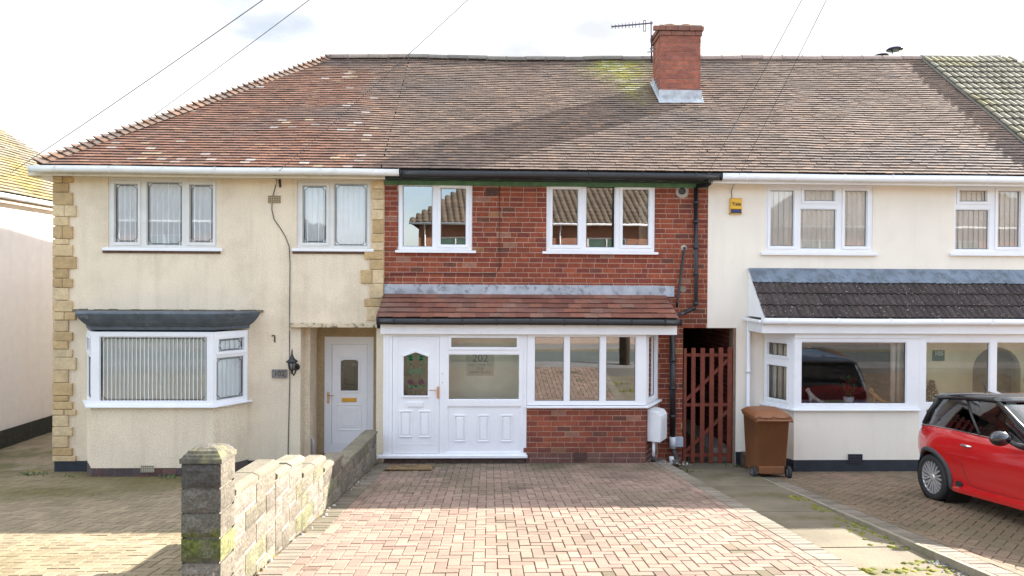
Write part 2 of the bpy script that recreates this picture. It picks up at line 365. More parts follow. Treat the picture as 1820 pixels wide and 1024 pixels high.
def herring(mb, x0, x1, y0, y1, a, rot, gz, colf, ox=0, oy=0):
    cx, cy = (x0+x1)/2+ox, (y0+y1)/2+oy; Rr = math.hypot(x1-x0, y1-y0)/2/a+4; c, s = math.cos(rot), math.sin(rot)
    N = int(Rr)
    for p in range(-N*2, N*2+1):
        for q in range(-N, N+1):
            bx, by = p+4*q, p
            if abs(bx) > Rr*1.5 or abs(by) > Rr*1.5: continue
            for r in ((0, 2, 0, 1), (2, 3, -1, 1)):
                w = [(cx+((bx+u)*c-(by+v)*s)*a, cy+((bx+u)*s+(by+v)*c)*a) for u, v in ((r[0],r[2]),(r[1],r[2]),(r[1],r[3]),(r[0],r[3]))]
                w = clip(w, x0, x1, y0, y1)
                if w: mb.col = colf(w[0][0], w[0][1]); paver(mb, w, gz)
def course(mb, x0, x1, y0, y1, du, dv, gz, colf):           # straight row(s) of blocks
    nx = max(1, round((x1-x0)/du)); ny = max(1, round((y1-y0)/dv)); du = (x1-x0)/nx; dv = (y1-y0)/ny
    for i in range(nx):
        for j in range(ny):
            w = [(x0+i*du, y0+j*dv), (x0+(i+1)*du, y0+j*dv), (x0+(i+1)*du, y0+(j+1)*dv), (x0+i*du, y0+(j+1)*dv)]
            mb.col = colf(*w[0]); paver(mb, w, gz)
def mix(a, b, t): return tuple(a[k]+(b[k]-a[k])*t for k in range(3))
def sc(a, t): return tuple(k*t for k in a)
def fb(x, y, s, o=0): return noise.fractal(Vector((x*s+o, y*s-o, o*.7)), 1.0, 2.0, 4)
PINK, GREYB, ALGAE = (.255,.186,.142), (.225,.19,.15), (.10,.09,.05)
def mid_col(x, y):
    c = mix(PINK, (.268,.18,.142), random.random()); c = sc(c, random.uniform(.86, 1.12))
    if random.random() < .06: c = sc(c, .78)
    for tx in (-.45, 1.05):                                  # where the car's tyres run
        c = sc(c, 1-.13*math.exp(-((x-tx)/.16)**2)*(.6+fb(x, y, 1.1, 40)))
    for ox, oy, r_ in ((.35, 9.3, .22), (.2, 7.4, .13), (1.9, 10.2, .3), (-.9, 10.4, .25)):
        c = sc(c, 1-.38*max(0, min(1, 1.4*math.exp(-((x-ox)**2+(y-oy)**2)/r_**2)*(.7+fb(x, y, 4, 6)))))
    st = max(0, min(1, (fb(x, y, .9, 3)+.05)*1.7))*(.42 if y > 8 else .16)
    st = max(st, max(0, min(.85, (y-10.3)/1.2*(.6+1.2*fb(x, y, 1.5, 8)))))
    return mix(c, ALGAE, st)
def grey_col(x, y): return mix(sc(GREYB, random.uniform(.8, 1.15)), ALGAE, max(0, min(.5, .15+fb(x, y, 1, 5))))
def right_col(x, y):
    c = sc(mix((.225,.148,.105), (.195,.145,.092), random.random()), random.uniform(.85, 1.12))
    return mix(c, ALGAE, max(0, min(.6, .15+fb(x, y, .5, 11)*.9 + max(0, (y-9.6))*.16)))
def left_col(x, y):
    c = sc(mix((.27,.212,.14), (.23,.185,.118), random.random()), random.uniform(.85, 1.1))
    return mix(c, (.115,.098,.036), max(0, min(.9, .15+fb(x, y, .45, 21)*.9 + max(0, (y-8.6))*.27)))

XW, XB = -1.83, 3.02                                         # wall face and outer edge of the middle drive
gz = lambda y: G(y)
m = MB()
course(m, XW, XW+.21, 4.85, YP+.7, .21, .104, gz, grey_col); course(m, XW+.21, XW+.315, 4.85, YP+.7, .105, .205, gz, mid_col)
herring(m, XW+.315, XB-.315, 4.85, 11.70, .1035, 0, gz, mid_col)
herring(m, 2.55, XB-.315, 11.70, 12.3, .1035, 0, gz, mid_col, oy=.05)
course(m, XB-.315, XB-.21, 4.85, 12.1, .105, .205, gz, mid_col); course(m, XB-.21, XB, 4.85, 12.1, .21, .104, gz, grey_col)
struct('driveway', m, PAVE)
def sheet(name, x0, x1, y0, y1, gz, dz, mat, th=.12):
    m = MB(); n = 14; yy = [y0+(y1-y0)*k/n for k in range(n+1)]
    if y0 < 13.2 < y1: yy = sorted(yy+[13.2])
    m.loft([[(x0, y, gz(y)+dz), (x1, y, gz(y)+dz), (x1, y, gz(y)+dz-th), (x0, y, gz(y)+dz-th)] for y in yy])
    return struct(name, m, mat, fix=True)
sheet('driveway_bedding', XW-.1, XB-.004, 4.85, 12.4, gz, -.010, JOINT)
gl = lambda y: G(y, ZL)
m = MB(); herring(m, -9.9, -2.14, 4.85, 12.36, .1035, R_(0), gl, left_col, oy=.03)
struct('driveway_on_left', m, PAVE); sheet('left_driveway_bedding', -9.9, -2.14, 4.85, 12.6, gl, -.010, JOINT)
gr_ = lambda y: G(y, ZR)
XK = 4.34
m = MB(); course(m, XK+.07, XK+.28, 4.85, 12.3, .21, .104, gr_, lambda x, y: sc(grey_col(x, y), .9)); course(m, XK+.28, XK+.385, 4.85, 12.3, .105, .205, gr_, right_col)
herring(m, XK+.385, 14.0, 4.85, 12.34, .1035, R_(45), gr_, right_col)
struct('driveway_on_right', m, PAVE); sheet('right_driveway_bedding', XK+.06, 14.0, 4.85, 12.3, gr_, -.010, JOINT)
m = MB(); yy = [4.85+k*.93 for k in range(9)]
for a, b in zip(yy, yy[1:]):                                 # kerb between path and right drive
    m.loft([[(XK-.0, y, gr_(y)+.006), (XK+.06, y, gr_(y)+.006), (XK+.06, y, gr_(y)-.2), (XK, y, gr_(y)-.2)] for y in (a+.002, b-.002)])
struct('driveway_kerb', m, KERBM, fix=True, bevel=.006)
gp = lambda y: G(y, ZPATH) - .125*max(0, min(1, (12.4-y)/6.4))
m = MB(); yy = [4.85, 5.6, 6.33, 7.1, 7.9, 8.7, 9.5, 10.3, 11.1, 11.9, 12.7, 13.5, 16, 20]
for a, b in zip(yy, yy[1:]):
    t = random.uniform(-.006, .006)
    m.loft([[(XB+.004, y, gp(y)+t), (XK-.004, y, gp(y)+t+.004), (XK-.004, y, gp(y)-.15), (XB+.004, y, gp(y)-.15)] for y in (a+.004, b-.004)])
struct('path', m, CONC, fix=True)
sheet('path_bedding', XB, XK, 4.85, 20, gp, -.02, JOINT, .16)
m = MB(); m.box(-9.8, -7.67, 12.372, 22, -.6, G(13, ZL)-.005); struct('side_path', m, mk('mossy_concrete', (.24,.19,.13), .95, var=.2, vscale=2, fine=.15, bump=.4, stain=(.10,.10,.03), sscale=1.4, spos=(.45,.6), samt=.8))

# ================================================================== roof, brick and quoin surfaces
def tiles(mb, org, ud, vd, nd_, ncrs, gauge, uf, w, colf, th=.013, lift=.016, und=None, dvr=.005, nose=.6, over=1.25, rnd=1.0, v0=0):
    org, ud, vd, nd_ = Vector(org), Vector(ud), Vector(vd), Vector(nd_)
    und = und or (lambda u, v: 0.0)
    for k in range(ncrs):
        v = v0+k*gauge; ua, ub = uf(v)
        if ub-ua < .03: continue
        off = (k % 2)*w/2 + random.uniform(-.01, .01); i = math.floor((ua-off)/w)
        while off+i*w < ub:
            a = max(ua, off+i*w)+.0012; b = min(ub, off+(i+1)*w)-.0012; i += 1
            if b-a < .02: continue
            l1 = lift+th+random.uniform(-.003, .006)*rnd; l2 = l1+random.uniform(-.004, .004)*rnd; dv = random.uniform(-dvr, dvr)*rnd
            vh = v+gauge*over
            def q(u, vv, h): return org+ud*u+vd*vv+nd_*(h+und(u, vv))
            mb.col = colf(a, v)
            cc = mb.col; tl, tr_, hl, hr = mb.pt(q(a, v+dv, l1)), mb.pt(q(b, v+dv, l2)), mb.pt(q(a, vh, .004)), mb.pt(q(b, vh, .004))
            bl, br = mb.pt(q(a, v+dv, l1-th)), mb.pt(q(b, v+dv, l2-th))
            mb.fc((tl, tr_, hr, hl)); mb.col = sc(cc, nose); mb.fc((bl, br, tr_, tl)); mb.fc((bl, tl, hl)); mb.fc((br, hr, tr_))  # tail edges coloured darker: shade of the course lines painted in
def subtract(u0, u1, holes):
    iv = [(u0, u1)]
    for a, b in holes:
        iv = [p for x, y in iv for p in ((x, min(y, a)), (max(x, b), y)) if p[1]-p[0] > .012]
    return iv
BR = [(.235,.054,.025), (.205,.045,.023), (.265,.066,.030), (.175,.040,.025), (.245,.058,.027), (.22,.050,.023)]
def brick_col(x, z):
    r = random.random(); c = random.choice(BR)
    if r < .035: c = (.125,.043,.026)
    elif r < .07: c = (.28,.13,.085)
    elif r < .075: c = (.27,.12,.05)
    return sc(c, random.uniform(.92, 1.08)*(1+.15*fb(x, z, .8, 2)))
MORT = (.44,.30,.22)
def bricks(mb, u0, u1, z0, z1, holes=(), Lb=.232, H=.0885, j=.010, zo=0, colf=brick_col, d=-.005, ph=0):
    k0 = math.floor((z0-zo)/H); k1 = math.ceil((z1-zo)/H); cuts = sorted({z for h in holes for z in h[2:4]})
    for k in range(k0, k1):
        a, b = max(z0, zo+k*H), min(z1, zo+k*H+H-j)
        if b-a < .01: continue
        segs = [a]+[c for c in cuts if a+.004 < c < b-.004]+[b]
        off = (k % 2)*Lb/2 + ph + random.uniform(-.012, .012); xs = []; x = off+math.floor((u0-off)/Lb)*Lb
        while x < u1:
            xs.append(x); r = random.random()
            x += Lb/2 if r < .06 else Lb*random.uniform(.97, 1.03)
        xs.append(x)
        for p, q in zip(xs, xs[1:]):
            mb.col = colf(p, a); pr = d+random.uniform(-.0015, .0015)
            for sa, sb in zip(segs, segs[1:]):
                hs = [(h[0], h[1]) for h in holes if h[2] < (sa+sb)/2 < h[3]]
                for c, e in subtract(max(p, u0), min(q-j, u1), hs): mb.box(c, e, pr, .02, sa+random.uniform(0, .003), sb-random.uniform(0, .003), skip='k')
def wallpanel(mb, T, u0, u1, z0, z1, holes, th=.25, d0=0.0):
    mb.T = T; mb.grid(u0, u1, z0, z1, list(holes), d0, d0+th); mb.T = None
def quoins(mb, T, u0, seq, side, d=-.035):                   # stacked stones: (z0, z1, width)
    mb.T = T
    for z0, z1, w in seq:
        n = 2 if (random.random() < .25 and w > .3) else 1
        for k in range(n):
            a = u0+side*w*k/n; b = u0+side*w*(k+1)/n; a, b = min(a, b), max(a, b)
            mb.col = sc(random.choice([(.50,.355,.18), (.55,.41,.23), (.45,.31,.15), (.58,.45,.27)]), random.uniform(.9, 1.1))
            mb.box(a+.003, b-.003, d+random.uniform(-.006, .006), .03, z0+.004, z1-.004)
    mb.T = None

# ================================================================== windows
def win(parent, T, R, lights, d=.03, fd=.07, name='window', gm=None, blind=None, lead=False, fm=None, label=None, sashw=.048, bars=()):
    """R: outer frame; lights: list of (glass rect, opens?); returns the frame with panes, leading and blind as its children"""
    m = MB(T); fm = fm or UPVC
    m.grid(*R, [l[0] for l in lights], d, d+fd)
    for g, op in lights:
        if op:
            m.ring((g[0]+.004, g[1]-.004, g[2]+.004, g[3]-.004), sashw, d-.016, d-.001)
        m.ring((g[0]+.014, g[1]-.014, g[2]+.014, g[3]-.014), .013, d+.012, d+.030)
    f = m.build(name, fm, parent, bevel=.006)
    m = MB(T)
    for g, op in lights: m.ring((g[0]+.021, g[1]-.021, g[2]+.021, g[3]-.021), .006, d+.030, d+.0335)
    m.build('gasket', BLACKP, f)
    if label: f['label'] = label
    f['_w'] = parent['_w']
    m = MB(T)
    for g, op in lights: m.poly([(g[0], d+.034, g[2]), (g[1], d+.034, g[2]), (g[1], d+.034, g[3]), (g[0], d+.034, g[3])])
    p = m.build('pane', gm or GL, f); 
    if lead:
        m = MB(T)
        for g, op in lights:
            e = .035; c = .045; y = d+.031; x0, x1, z0, z1 = g[0]+e, g[1]-e, g[2]+e, g[3]-e; pts = []
            def arc(cx, cz, a0): return [(cx+c*math.cos(a0-a*math.pi/8), y, cz+c*math.sin(a0-a*math.pi/8)) for a in range(5)]
            pts = arc(x0, z0, math.pi/2)+arc(x1, z0, math.pi)+arc(x1, z1, -math.pi/2)+arc(x0, z1, 0)
            pts.append(pts[0]); m.tube(pts, .0045, 4)
        m.build('leading', LEADING, f)
    if blind:
        sp, wd, ang, mat, dep = blind; m = MB(T)
        for a, b in {(g[0]-.02, g[1]+.02, ) for g, op in lights}:
            zz = [g for g, op in lights if abs(g[0]-.02-a) < 1e-6]; z0 = min(g[2] for g in zz)-.03; z1 = max(g[3] for g in zz)+.03
            n = max(1, round((b-a)/sp))
            for k in range(n):
                x = a+(k+.5)*(b-a)/n; an = ang+random.uniform(-.06, .06); cx, cy = math.cos(an)*wd/2, math.sin(an)*wd/2
                q = [(-1, -.006), (-.33, .006), (.33, .006), (1, -.006)]
                lo = [m.pt((x+cx*t-math.sin(an)*h, d+fd+dep+cy*t+math.cos(an)*h, z0)) for t, h in q]; hi = [m.pt((x+cx*t-math.sin(an)*h, d+fd+dep+cy*t+math.cos(an)*h, z1)) for t, h in q]
                for e in range(3): m.fc((lo[e], lo[e+1], hi[e+1], hi[e]))
        m.build('blind', mat, f)
    return f
def sill(parent, T, u0, u1, z0, z1, proj=.05, back=.05, mat=None, name='sill'):
    m = MB(T); m.box(u0, u1, -proj, back, z0, z1); return m.build(name, mat or UPVC, parent, bevel=.006)
def gutter(parent, x0, x1, y, z, mat, r=.055, brk=.9, ends=True):
    m = MB(); dpt = .032; pr = [(y-r, z+.03), (y-r, z-dpt)]+[(y-r*math.cos(a), z-dpt-r*math.sin(a)) for a in (math.pi*k/8 for k in range(1, 8))]+[(y+r, z-dpt), (y+r, z+.03), (y+r-.006, z+.03)]
    pr += [(y+(r-.006)*math.cos(a), z-dpt-(r-.006)*math.sin(a)) for a in (math.pi*k/8 for k in range(0, 9))]+[(y-r+.006, z+.03)]
    m.smooth = True; m.loft([[(x, p[0], p[1]+.004*math.sin(x*1.7)) for p in pr] for x in [x0+(x1-x0)*k/12 for k in range(13)]], caps=True); m.smooth = False
    n = max(2, round((x1-x0)/brk))
    for k in range(n):
        x = x0+(k+.5)*(x1-x0)/n
        m.prism([(x-.012, y-(r+.006)*math.cos(a), z-dpt-(r+.006)*math.sin(a)) for a in (math.pi*q/8 for q in range(0, 9))]+[(x-.012, y+r+.006, z+.033), (x-.012, y-r-.006, z+.033)], (.024, 0, 0))
    for x in (x0, x1-.02):
        m.prism([(x, y-(r+.003)*math.cos(a), z-dpt-(r+.003)*math.sin(a)) for a in (math.pi*q/8 for q in range(0, 9))]+[(x, y+r+.003, z+.032), (x, y-r-.003, z+.032)], (.02, 0, 0))
    return m.build('gutter', mat, parent, fix=True)
def pipe(parent, name, pts, r, mat, collars=(), n=12, label=None):
    m = MB(); m.tube(pts, r, n)
    for c in collars: m.lathe([(r+.012, -.03), (r+.012, .03)], c, n=n)
    o = m.build(name, mat, parent, fix=True)
    if label: o['label'] = label
    return o
def vent(parent, T, R, mat, n=(6, 4), name='air_vent', dark=None):
    m = MB(T); du = (R[1]-R[0])/n[0]; dz = (R[3]-R[2])/n[1]; hs = [(R[0]+(i+.2)*du, R[0]+(i+.8)*du, R[2]+(j+.2)*dz, R[2]+(j+.8)*dz) for i in range(n[0]) for j in range(n[1])]
    m.grid(*R, hs, -.020, .01); v = m.build(name, mat, parent)
    m = MB(T); m.box(R[0]+.01, R[1]-.01, -.008, .005, R[2]+.01, R[3]-.01); m.build('dark_opening', DARK, v)
    return v
# ================================================================== ROOF GEOMETRY shared by the terrace
YE, ZE, YR, ZRG = 11.93, 4.915, 16.0, 8.04
SL = math.hypot(YR-YE, ZRG-ZE); VD = Vector((0, (YR-YE)/SL, (ZRG-ZE)/SL)); ND = Vector((0, -VD.z, VD.y))
XE0, XE1 = -7.52, 15.95
RISE = .0125                                              # the ridge climbs gently to the right
def RT(x): return (x, YR, ZRG+RISE*(x+3.6)*.78)
def und(u, v):
    a = min(1, v/1.2)
    return a*(.028*noise.noise(Vector((u*.45, v*.5, 3.1)))+.012*noise.noise(Vector((u*1.3, v*1.4, 7.7)))) + (RISE*(u+3.6) - .05*math.exp(-((u-1.6)/2.3)**2))*(v/SL)
def roofpt(x, v, h=0): return Vector((x, YE, ZE)) + VD*v + ND*(h+und(x, v))
def sstep(a, b, x): t = max(0, min(1, (x-a)/(b-a))); return t*t*(3-2*t)
def roof_col(x, v):
    n1 = fb(x, v*1.3, .55, 4); n2 = fb(x*1.0, v, 2.2, 9)
    o = (1-sstep(-3.2, -1.6, x+.5*n1))*sstep(5.4, 2.8, v+n1*1.6-(.35*(x+6)))
    tan = mix((.215,.145,.105), (.165,.112,.082), random.random()); ora = mix((.24,.112,.068), (.17,.09,.062), random.random())
    c = mix(tan, ora, max(0, min(1, o+.12*n2)))
    c = mix(c, (.13,.10,.085), max(0, min(.65, n1*1.1 + .04)))
    r = random.random()
    if r < .04: c = mix(c, (.33,.20,.125), .5)
    elif r < .10: c = sc(c, .78)
    cl = fb(x, v, .8, 31)
    if -6.9 < x < -2.1 and v < 4.3 and random.random() < max(0, .03+.30*cl): c = mix(c, random.choice([(.46,.41,.37), (.42,.36,.31), (.44,.34,.21)]), random.uniform(.35, .85))
    d = math.exp(-(((x-2.75)/.6)**2+((v-4.55)/.55)**2)) + .6*math.exp(-(((x-2.9)/.28)**2+((v-3.7)/.8)**2))
    c = mix(c, random.choice([(.36,.32,.06), (.26,.27,.06), (.42,.40,.22)]), max(0, min(.85, d*(1.0+fb(x, v, 3, 6)))))
    return sc(c, random.uniform(.93, 1.07))
def hipL(v): return XE0 + (v/SL)*(YR-YE)*.962
def hipR(v): return XE1 - (v/SL)*(YR-YE)*1.045
def front_roof(parent, uf):
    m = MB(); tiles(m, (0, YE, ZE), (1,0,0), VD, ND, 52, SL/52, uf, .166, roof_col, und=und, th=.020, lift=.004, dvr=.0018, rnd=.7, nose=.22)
    return m.build('roof_tiles', TILE, parent)
def roof_deck(parent, pts, name='roof_deck', mat=None):
    m = MB(); m.prism([Vector(p)-Vector((0,0,.03)) for p in pts], (0, 0, -.04)); return m.build(name, mat or DARK, parent, fix=True)
def ridge(parent, x0, x1, col, r=.115, L_=.45):
    m = MB(); n = max(1, round((x1-x0)/L_))
    for k in range(n):
        a, b = x0+(x1-x0)*k/n, x0+(x1-x0)*(k+1)/n; dz = random.uniform(-.008, .008); m.col = sc(col, random.uniform(.8, 1.15))
        rings = []
        for x in (a+.006, b-.006):
            c = Vector((x, YR, ZRG+und(x, SL)-.02+dz)); rings.append([c+Vector((0, -r*1.1*math.cos(t), r*math.sin(t))) for t in (math.pi*q/8 for q in range(9))])
        m.loft(rings, closed=True)
        m.col = (.30,.26,.22); m.box(b-.012, b+.012, YR-r*.80, YR+r*.80, ZRG+und(b, SL)-.04, ZRG+und(b, SL)+r*.62)
    return m.build('ridge_tiles', TILE, parent, fix=True)
def shell(parent, x0, x1, zb, zt, mat, yb=19.85, left=True, right=True, y0=None, fx1=None):
    y0 = y0 or YF+.25; m = MB(); m.col = (.4,.3,.25)
    m.box(x0+.13, x1-.13, yb-.25, yb, zb, zt); m.build('back_wall', mat, parent)
    for on, a, b in ((left, x0, x0+.13), (right, x1-.13, x1)):
        if on: m = MB(); m.col = (.3,.2,.15); m.box(a, b, y0, yb, zb, zt); m.build('side_wall', mat, parent)
    m = MB(); m.box(x0+.131, fx1 or x1-.131, y0+.001, yb-.251, zb-.02, .02); m.box(x0+.131, x1-.131, y0+.001, yb-.251, 2.50, 2.72); m.box(x0+.131, x1-.131, y0+.001, yb-.251, zt-.12, zt-.001); m.build('floor_slab', DIMW, parent)
def lit_ceiling_lamp(parent, x, y, z):
    m = MB(); m.tube([(x, y, z+.35), (x, y, z+.09)], .006, 6); m.lathe([(.035,.10), (.09,.06), (.12,0), (.115,0), (.085,.055), (.03,.09)], (x, y, z), n=20, cap0=False, cap1=False)
    o = m.build('pendant_lamp', mk('copper_shade', (.55,.38,.2), .4, metal=.5), parent)
    m = MB(); m.lathe([(.005,-.05), (.028,-.035), (.032,-.01), (.018,.04)], (x, y, z), n=12); m.build('bulb', emis('lamp_bulb', (1,.75,.4), 9), o)

# ================================================================== CREAM HOUSE ON THE LEFT (recessed door)
H2 = thing('terraced_house', (-4.75, YF, -.3), 'cream pebble-rendered end house with yellow stone corners and an orange hipped tile roof', 'house', 'terraced houses')
T = front(YF); XL2, XP = P(98, 560, YF).x, P(683, 450, YF).x
W1 = rect(192.5, 386, 317.5, 440.5, YF); W2 = rect(527.7, 658, 321, 441.5, YF)
bXL, bXR = P(162, 650, YB).x, P(379, 650, YB).x; SP = .39
z_sill = P(270, 721, YB).z; z_head = P(270, 590, YB).z
recT = P(600, 582, YF).z; recX = P(534, 690, YF).x
hole_bay = (bXL-SP+.05, bXR+SP-.05, z_sill-.02, z_head); hole_rec = (recX, XP-.13, -1, recT)
m = MB(); wallpanel(m, T, XL2, XP, -.5, 4.80, [W1, W2, hole_bay, hole_rec]); m.build('front_wall', CREAM, H2)
shell(H2, XL2, XP, -.5, 4.80, CREAM, right=True, fx1=recX)
zp = P(250, 819, YF).z                                       # painted plinth
for a, b in ((XL2-.004, bXL-SP), (bXR+SP, recX)): m = MB(T); m.box(a, b, -.012, .0, -.5, zp); m.build('plinth', BLACKPAINT, H2)
m = MB(); m.box(recX, recX+.002+.10, YF+.251, YD, -.5, recT); m.build('recess_side_wall', CREAM, H2)
Rd = rect(575.8, 663.6, 598.6, 806, YD)
m = MB(); wallpanel(m, front(YD), recX+.103, XP-.132, -.5, recT, [Rd]); m.build('recess_back_wall', DASH, H2)
m = MB(); m.box(recX, XP-.132, YF+.0, YD-.001, -.5, Rd[2]-.005); m.build('door_step', mk('red_step_tile', (.16,.055,.04), .5, var=.2), H2)
m = MB(); m.box(recX+.001, XP-.133, YF+.252, YD+.25, recT+.001, recT+.08); m.build('recess_ceiling', CREAM, H2)
m = MB(); a = rect(513, 679, 574.5, 582.5, YF-.10); m.box(a[0], a[1], YF-.10, YF-.001, a[2], a[3]); m.build('lintel_ledge', mk('stained_cream_ledge', (.60,.50,.34), .9, var=.15, stain=(.06,.05,.035), sscale=11, spos=(.52,.62), samt=.85), H2, bevel=.01)
# windows
Lr = lambda *q, Y=YF: rect(*q, Y)
f = win(H2, T, W1, [(Lr(202, 245, 326, 431.5), 1), (Lr(259, 323.5, 322.5, 436.5), 0), (Lr(335.5, 378.5, 327, 432), 1)], d=.015, lead=True, blind=(.088, .086, .25, BLIND, -.025), fm=UPVC_OLD)
s = rect(181, 394, 440.5, 446, YF-.05); sill(f, T, s[0], s[1], s[2], s[3], .05)
f = win(H2, T, W2, [(Lr(537, 580.5, 329, 432.5), 1), (Lr(593, 653, 326, 438), 0)], d=.015, lead=True, blind=(.088, .086, .25, BLIND, -.025), fm=UPVC_OLD)
s = rect(518, 664, 442, 447, YF-.05); sill(f, T, s[0], s[1], s[2], s[3], .05)
for px0, px1, py, nm in ((183, 392, 446, ''), (520, 662, 447, '')):
    a = rect(px0, px1, py, py+4.5, YF); m = MB(T); m.box(a[0], a[1], -.022, .01, a[2], a[3]-.002); m.build('tile_sill', mk('rusty_brown_sill_tile', (.115,.06,.04), .8, var=.4, vscale=15), H2, bevel=.004)
# bay
TB = front(YB)
facR = Fr(bXR, YB, SP, YF-YB); facL = Fr(bXL-SP, YF, SP, -(YF-YB)); FL = math.hypot(SP, YF-YB)
zbp = P(270, 832, YB).z
m = MB(); pts = [(bXL-SP, YF-.002), (bXL, YB), (bXR, YB), (bXR+SP, YF-.002)]
m.prism([(x, y, zbp) for x, y in pts], (0, 0, z_sill-.03-zbp)); m.build('bay_wall', CREAM, H2, fix=True)
m = MB(); m.col = (.10,.075,.07); m.prism([(bXL-SP, YF-.003, -.55), (bXL, YB+.012, -.55), (bXR, YB+.012, -.55), (bXR+SP, YF-.003, -.55)], (0, 0, zbp+.55))
pb = lambda x, z: sc(random.choice([(.10,.055,.05), (.085,.06,.06), (.13,.07,.055)]), random.uniform(.8, 1.2))
vb = rect(251, 274, 827, 839, YB)
m.T = TB; bricks(m, bXL+.01, bXR-.0, -.45, zbp, [vb], Lb=.24, H=.10, colf=pb, d=.004); m.T = facR; bricks(m, .0, FL, -.45, zbp, [], Lb=.24, H=.10, colf=pb, d=.004); m.T = None
m.build('bay_plinth', MASON, H2)
vent(H2, TB, vb, mk('cream_vent', (.45,.40,.30), .8), (7, 3))
g = rect(176, 368, 598.5, 714, YB)
f = win(H2, TB, (bXL, bXR, z_sill, z_head), [(g, 0)], d=.0, fd=.07, lead=True, blind=(.066, .074, .80, BLINDG, -.02), gm=GL)
Ru = (.012, FL-.02, z_sill, z_head); zt1, zt0 = P(410, 601, 12.05).z, P(410, 625, 12.05).z; zl1 = P(410, 634, 12.05).z
win(H2, facR, Ru, [((.09, FL-.10, zt0, zt1), 1), ((.06, FL-.09, g[2], zl1), 0)], d=.0, lead=True, blind=(.088, .092, .12, BLIND, -.025), gm=GL)
win(H2, facL, (.02, FL-.012, z_sill, z_head), [((.10, FL-.09, zt0, zt1), 1), ((.09, FL-.06, g[2], zl1), 0)], d=.0, lead=True, blind=(.088, .092, .12, BLIND, -.025), gm=GL)
def outline(e, z): k = e*.75; return [(bXL-SP-e, YF-.003, z), (bXL-k, YB-e, z), (bXR+k, YB-e, z), (bXR+SP+e, YF-.003, z)]
m = MB(); m.prism(outline(.07, z_sill-.03), (0, 0, .03)); m.build('bay_sill', UPVC, H2, fix=True, bevel=.006)
m = MB(); zc = P(270, 587, YB-.05).z; zc2 = P(270, 556, YB-.26).z
prof = [(.01, zc), (.015, zc+.055), (.05, zc+.075), (.10, zc+.12), (.155, zc+.19), (.19, zc2-.045), (.20, zc2-.02), (.16, zc2)]
m.loft([outline(e, z) for e, z in prof], closed=True); m.build('bay_canopy', FELT, H2, fix=True)
m = MB(); m.T = T; zu = zc2
for k in range(26):
    u = bXL-SP-.24+k*(bXR-bXL+2*SP+.48)/26; w = (bXR-bXL+2*SP+.48)/26; m.box(u, u+w+.01, -.03, .0, zu-.02, zu+.02+.018*noise.noise(Vector((k*.7, 0, 0))))
m.T = None; m.build('canopy_mortar', CONC, H2)
# quoins
seqL = []; z = P(110, 820, YF).z; wds = [.40, .34, .27, .34, .27]; k = 0
while z < 4.74:
    h = random.choice([.10, .14, .16, .20, .22]); seqL.append((z, min(z+h, 4.79), wds[k % 5])); z += h; k += 1
m = MB(); quoins(m, T, XL2-.03, seqL, 1); m.build('corner_stones', STONE, H2, bevel=.012)
m = MB(); sideT = Fr(XL2, 14.0, 0, -1); quoins(m, sideT, 14.0-YF+.03, [(a, b, .5-w) for a, b, w in seqL], -1, d=-.03); m.build('corner_stones', STONE, H2, bevel=.012)
seqR = []; z = P(660, 570, YF).z; wds = [.30, .34, .25, .40, .25, .34, .22]; k = 0
zsR = P(664, 447, YF).z
while z < 4.72:
    h = random.choice([.15, .18, .24, .26]); w = wds[k % 7]
    seqR.append((z, min(z+h, 4.77), w if z+h < zsR+.1 else .20+.02*(k % 2))); z += h; k += 1
m = MB(); quoins(m, T, XP-.004, seqR, -1); m.build('corner_stones', STONE, H2, bevel=.012)
vent(H2, T, rect(477, 499, 348, 361, YF), mk('ochre_vent', (.42,.33,.2), .8), (7, 4))
# eaves, roof
fz = lambda x: P(x, 313, YE+.1).z
m = MB(); m.box(-7.74, XP+.05, YE+.12, YE+.145, 4.755, 4.89); m.box(-7.74, XP+.05, YE+.146, YF-.001, 4.79, 4.81); m.box(-7.74, -7.715, YE+.146, 19.9, 4.755, 4.88); m.build('fascia', mk('cream_fascia_paint', (.66,.60,.48), .7, var=.06, stain=(.3,.25,.17), sscale=4, spos=(.55,.7), samt=.4), H2)
gutter(H2, P(50, 303, YE).x, P(709, 310, YE).x, YE+.028, ZE-.038, UPVC_OLD, r=.050)
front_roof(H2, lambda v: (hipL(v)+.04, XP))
roof_deck(H2, [(XE0, YE, ZE), (XP, YE, ZE), RT(XP), RT(hipL(SL))])
roof_deck(H2, [(XP, 20.07, ZE), (XE0, 20.07, ZE), RT(hipL(SL)), RT(XP)], 'rear_roof')
HX = hipL(SL)-XE0; HL = math.hypot(HX, ZRG-ZE); VL = Vector((HX/HL, 0, (ZRG-ZE)/HL)); NL = Vector((-VL.z, 0, VL.x))
roof_deck(H2, [(XE0, 20.07, ZE), (XE0, YE, ZE), RT(hipL(SL))], 'side_roof')
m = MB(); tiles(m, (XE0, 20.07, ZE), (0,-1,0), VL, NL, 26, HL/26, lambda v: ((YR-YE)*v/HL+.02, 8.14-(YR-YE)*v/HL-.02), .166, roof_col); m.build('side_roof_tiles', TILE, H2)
m = MB(); h0 = Vector((XE0-.02, YE-.02, ZE+.0)); h1 = Vector((hipL(SL), YR, ZRG+.01)); hd = (h1-h0); nb = 50
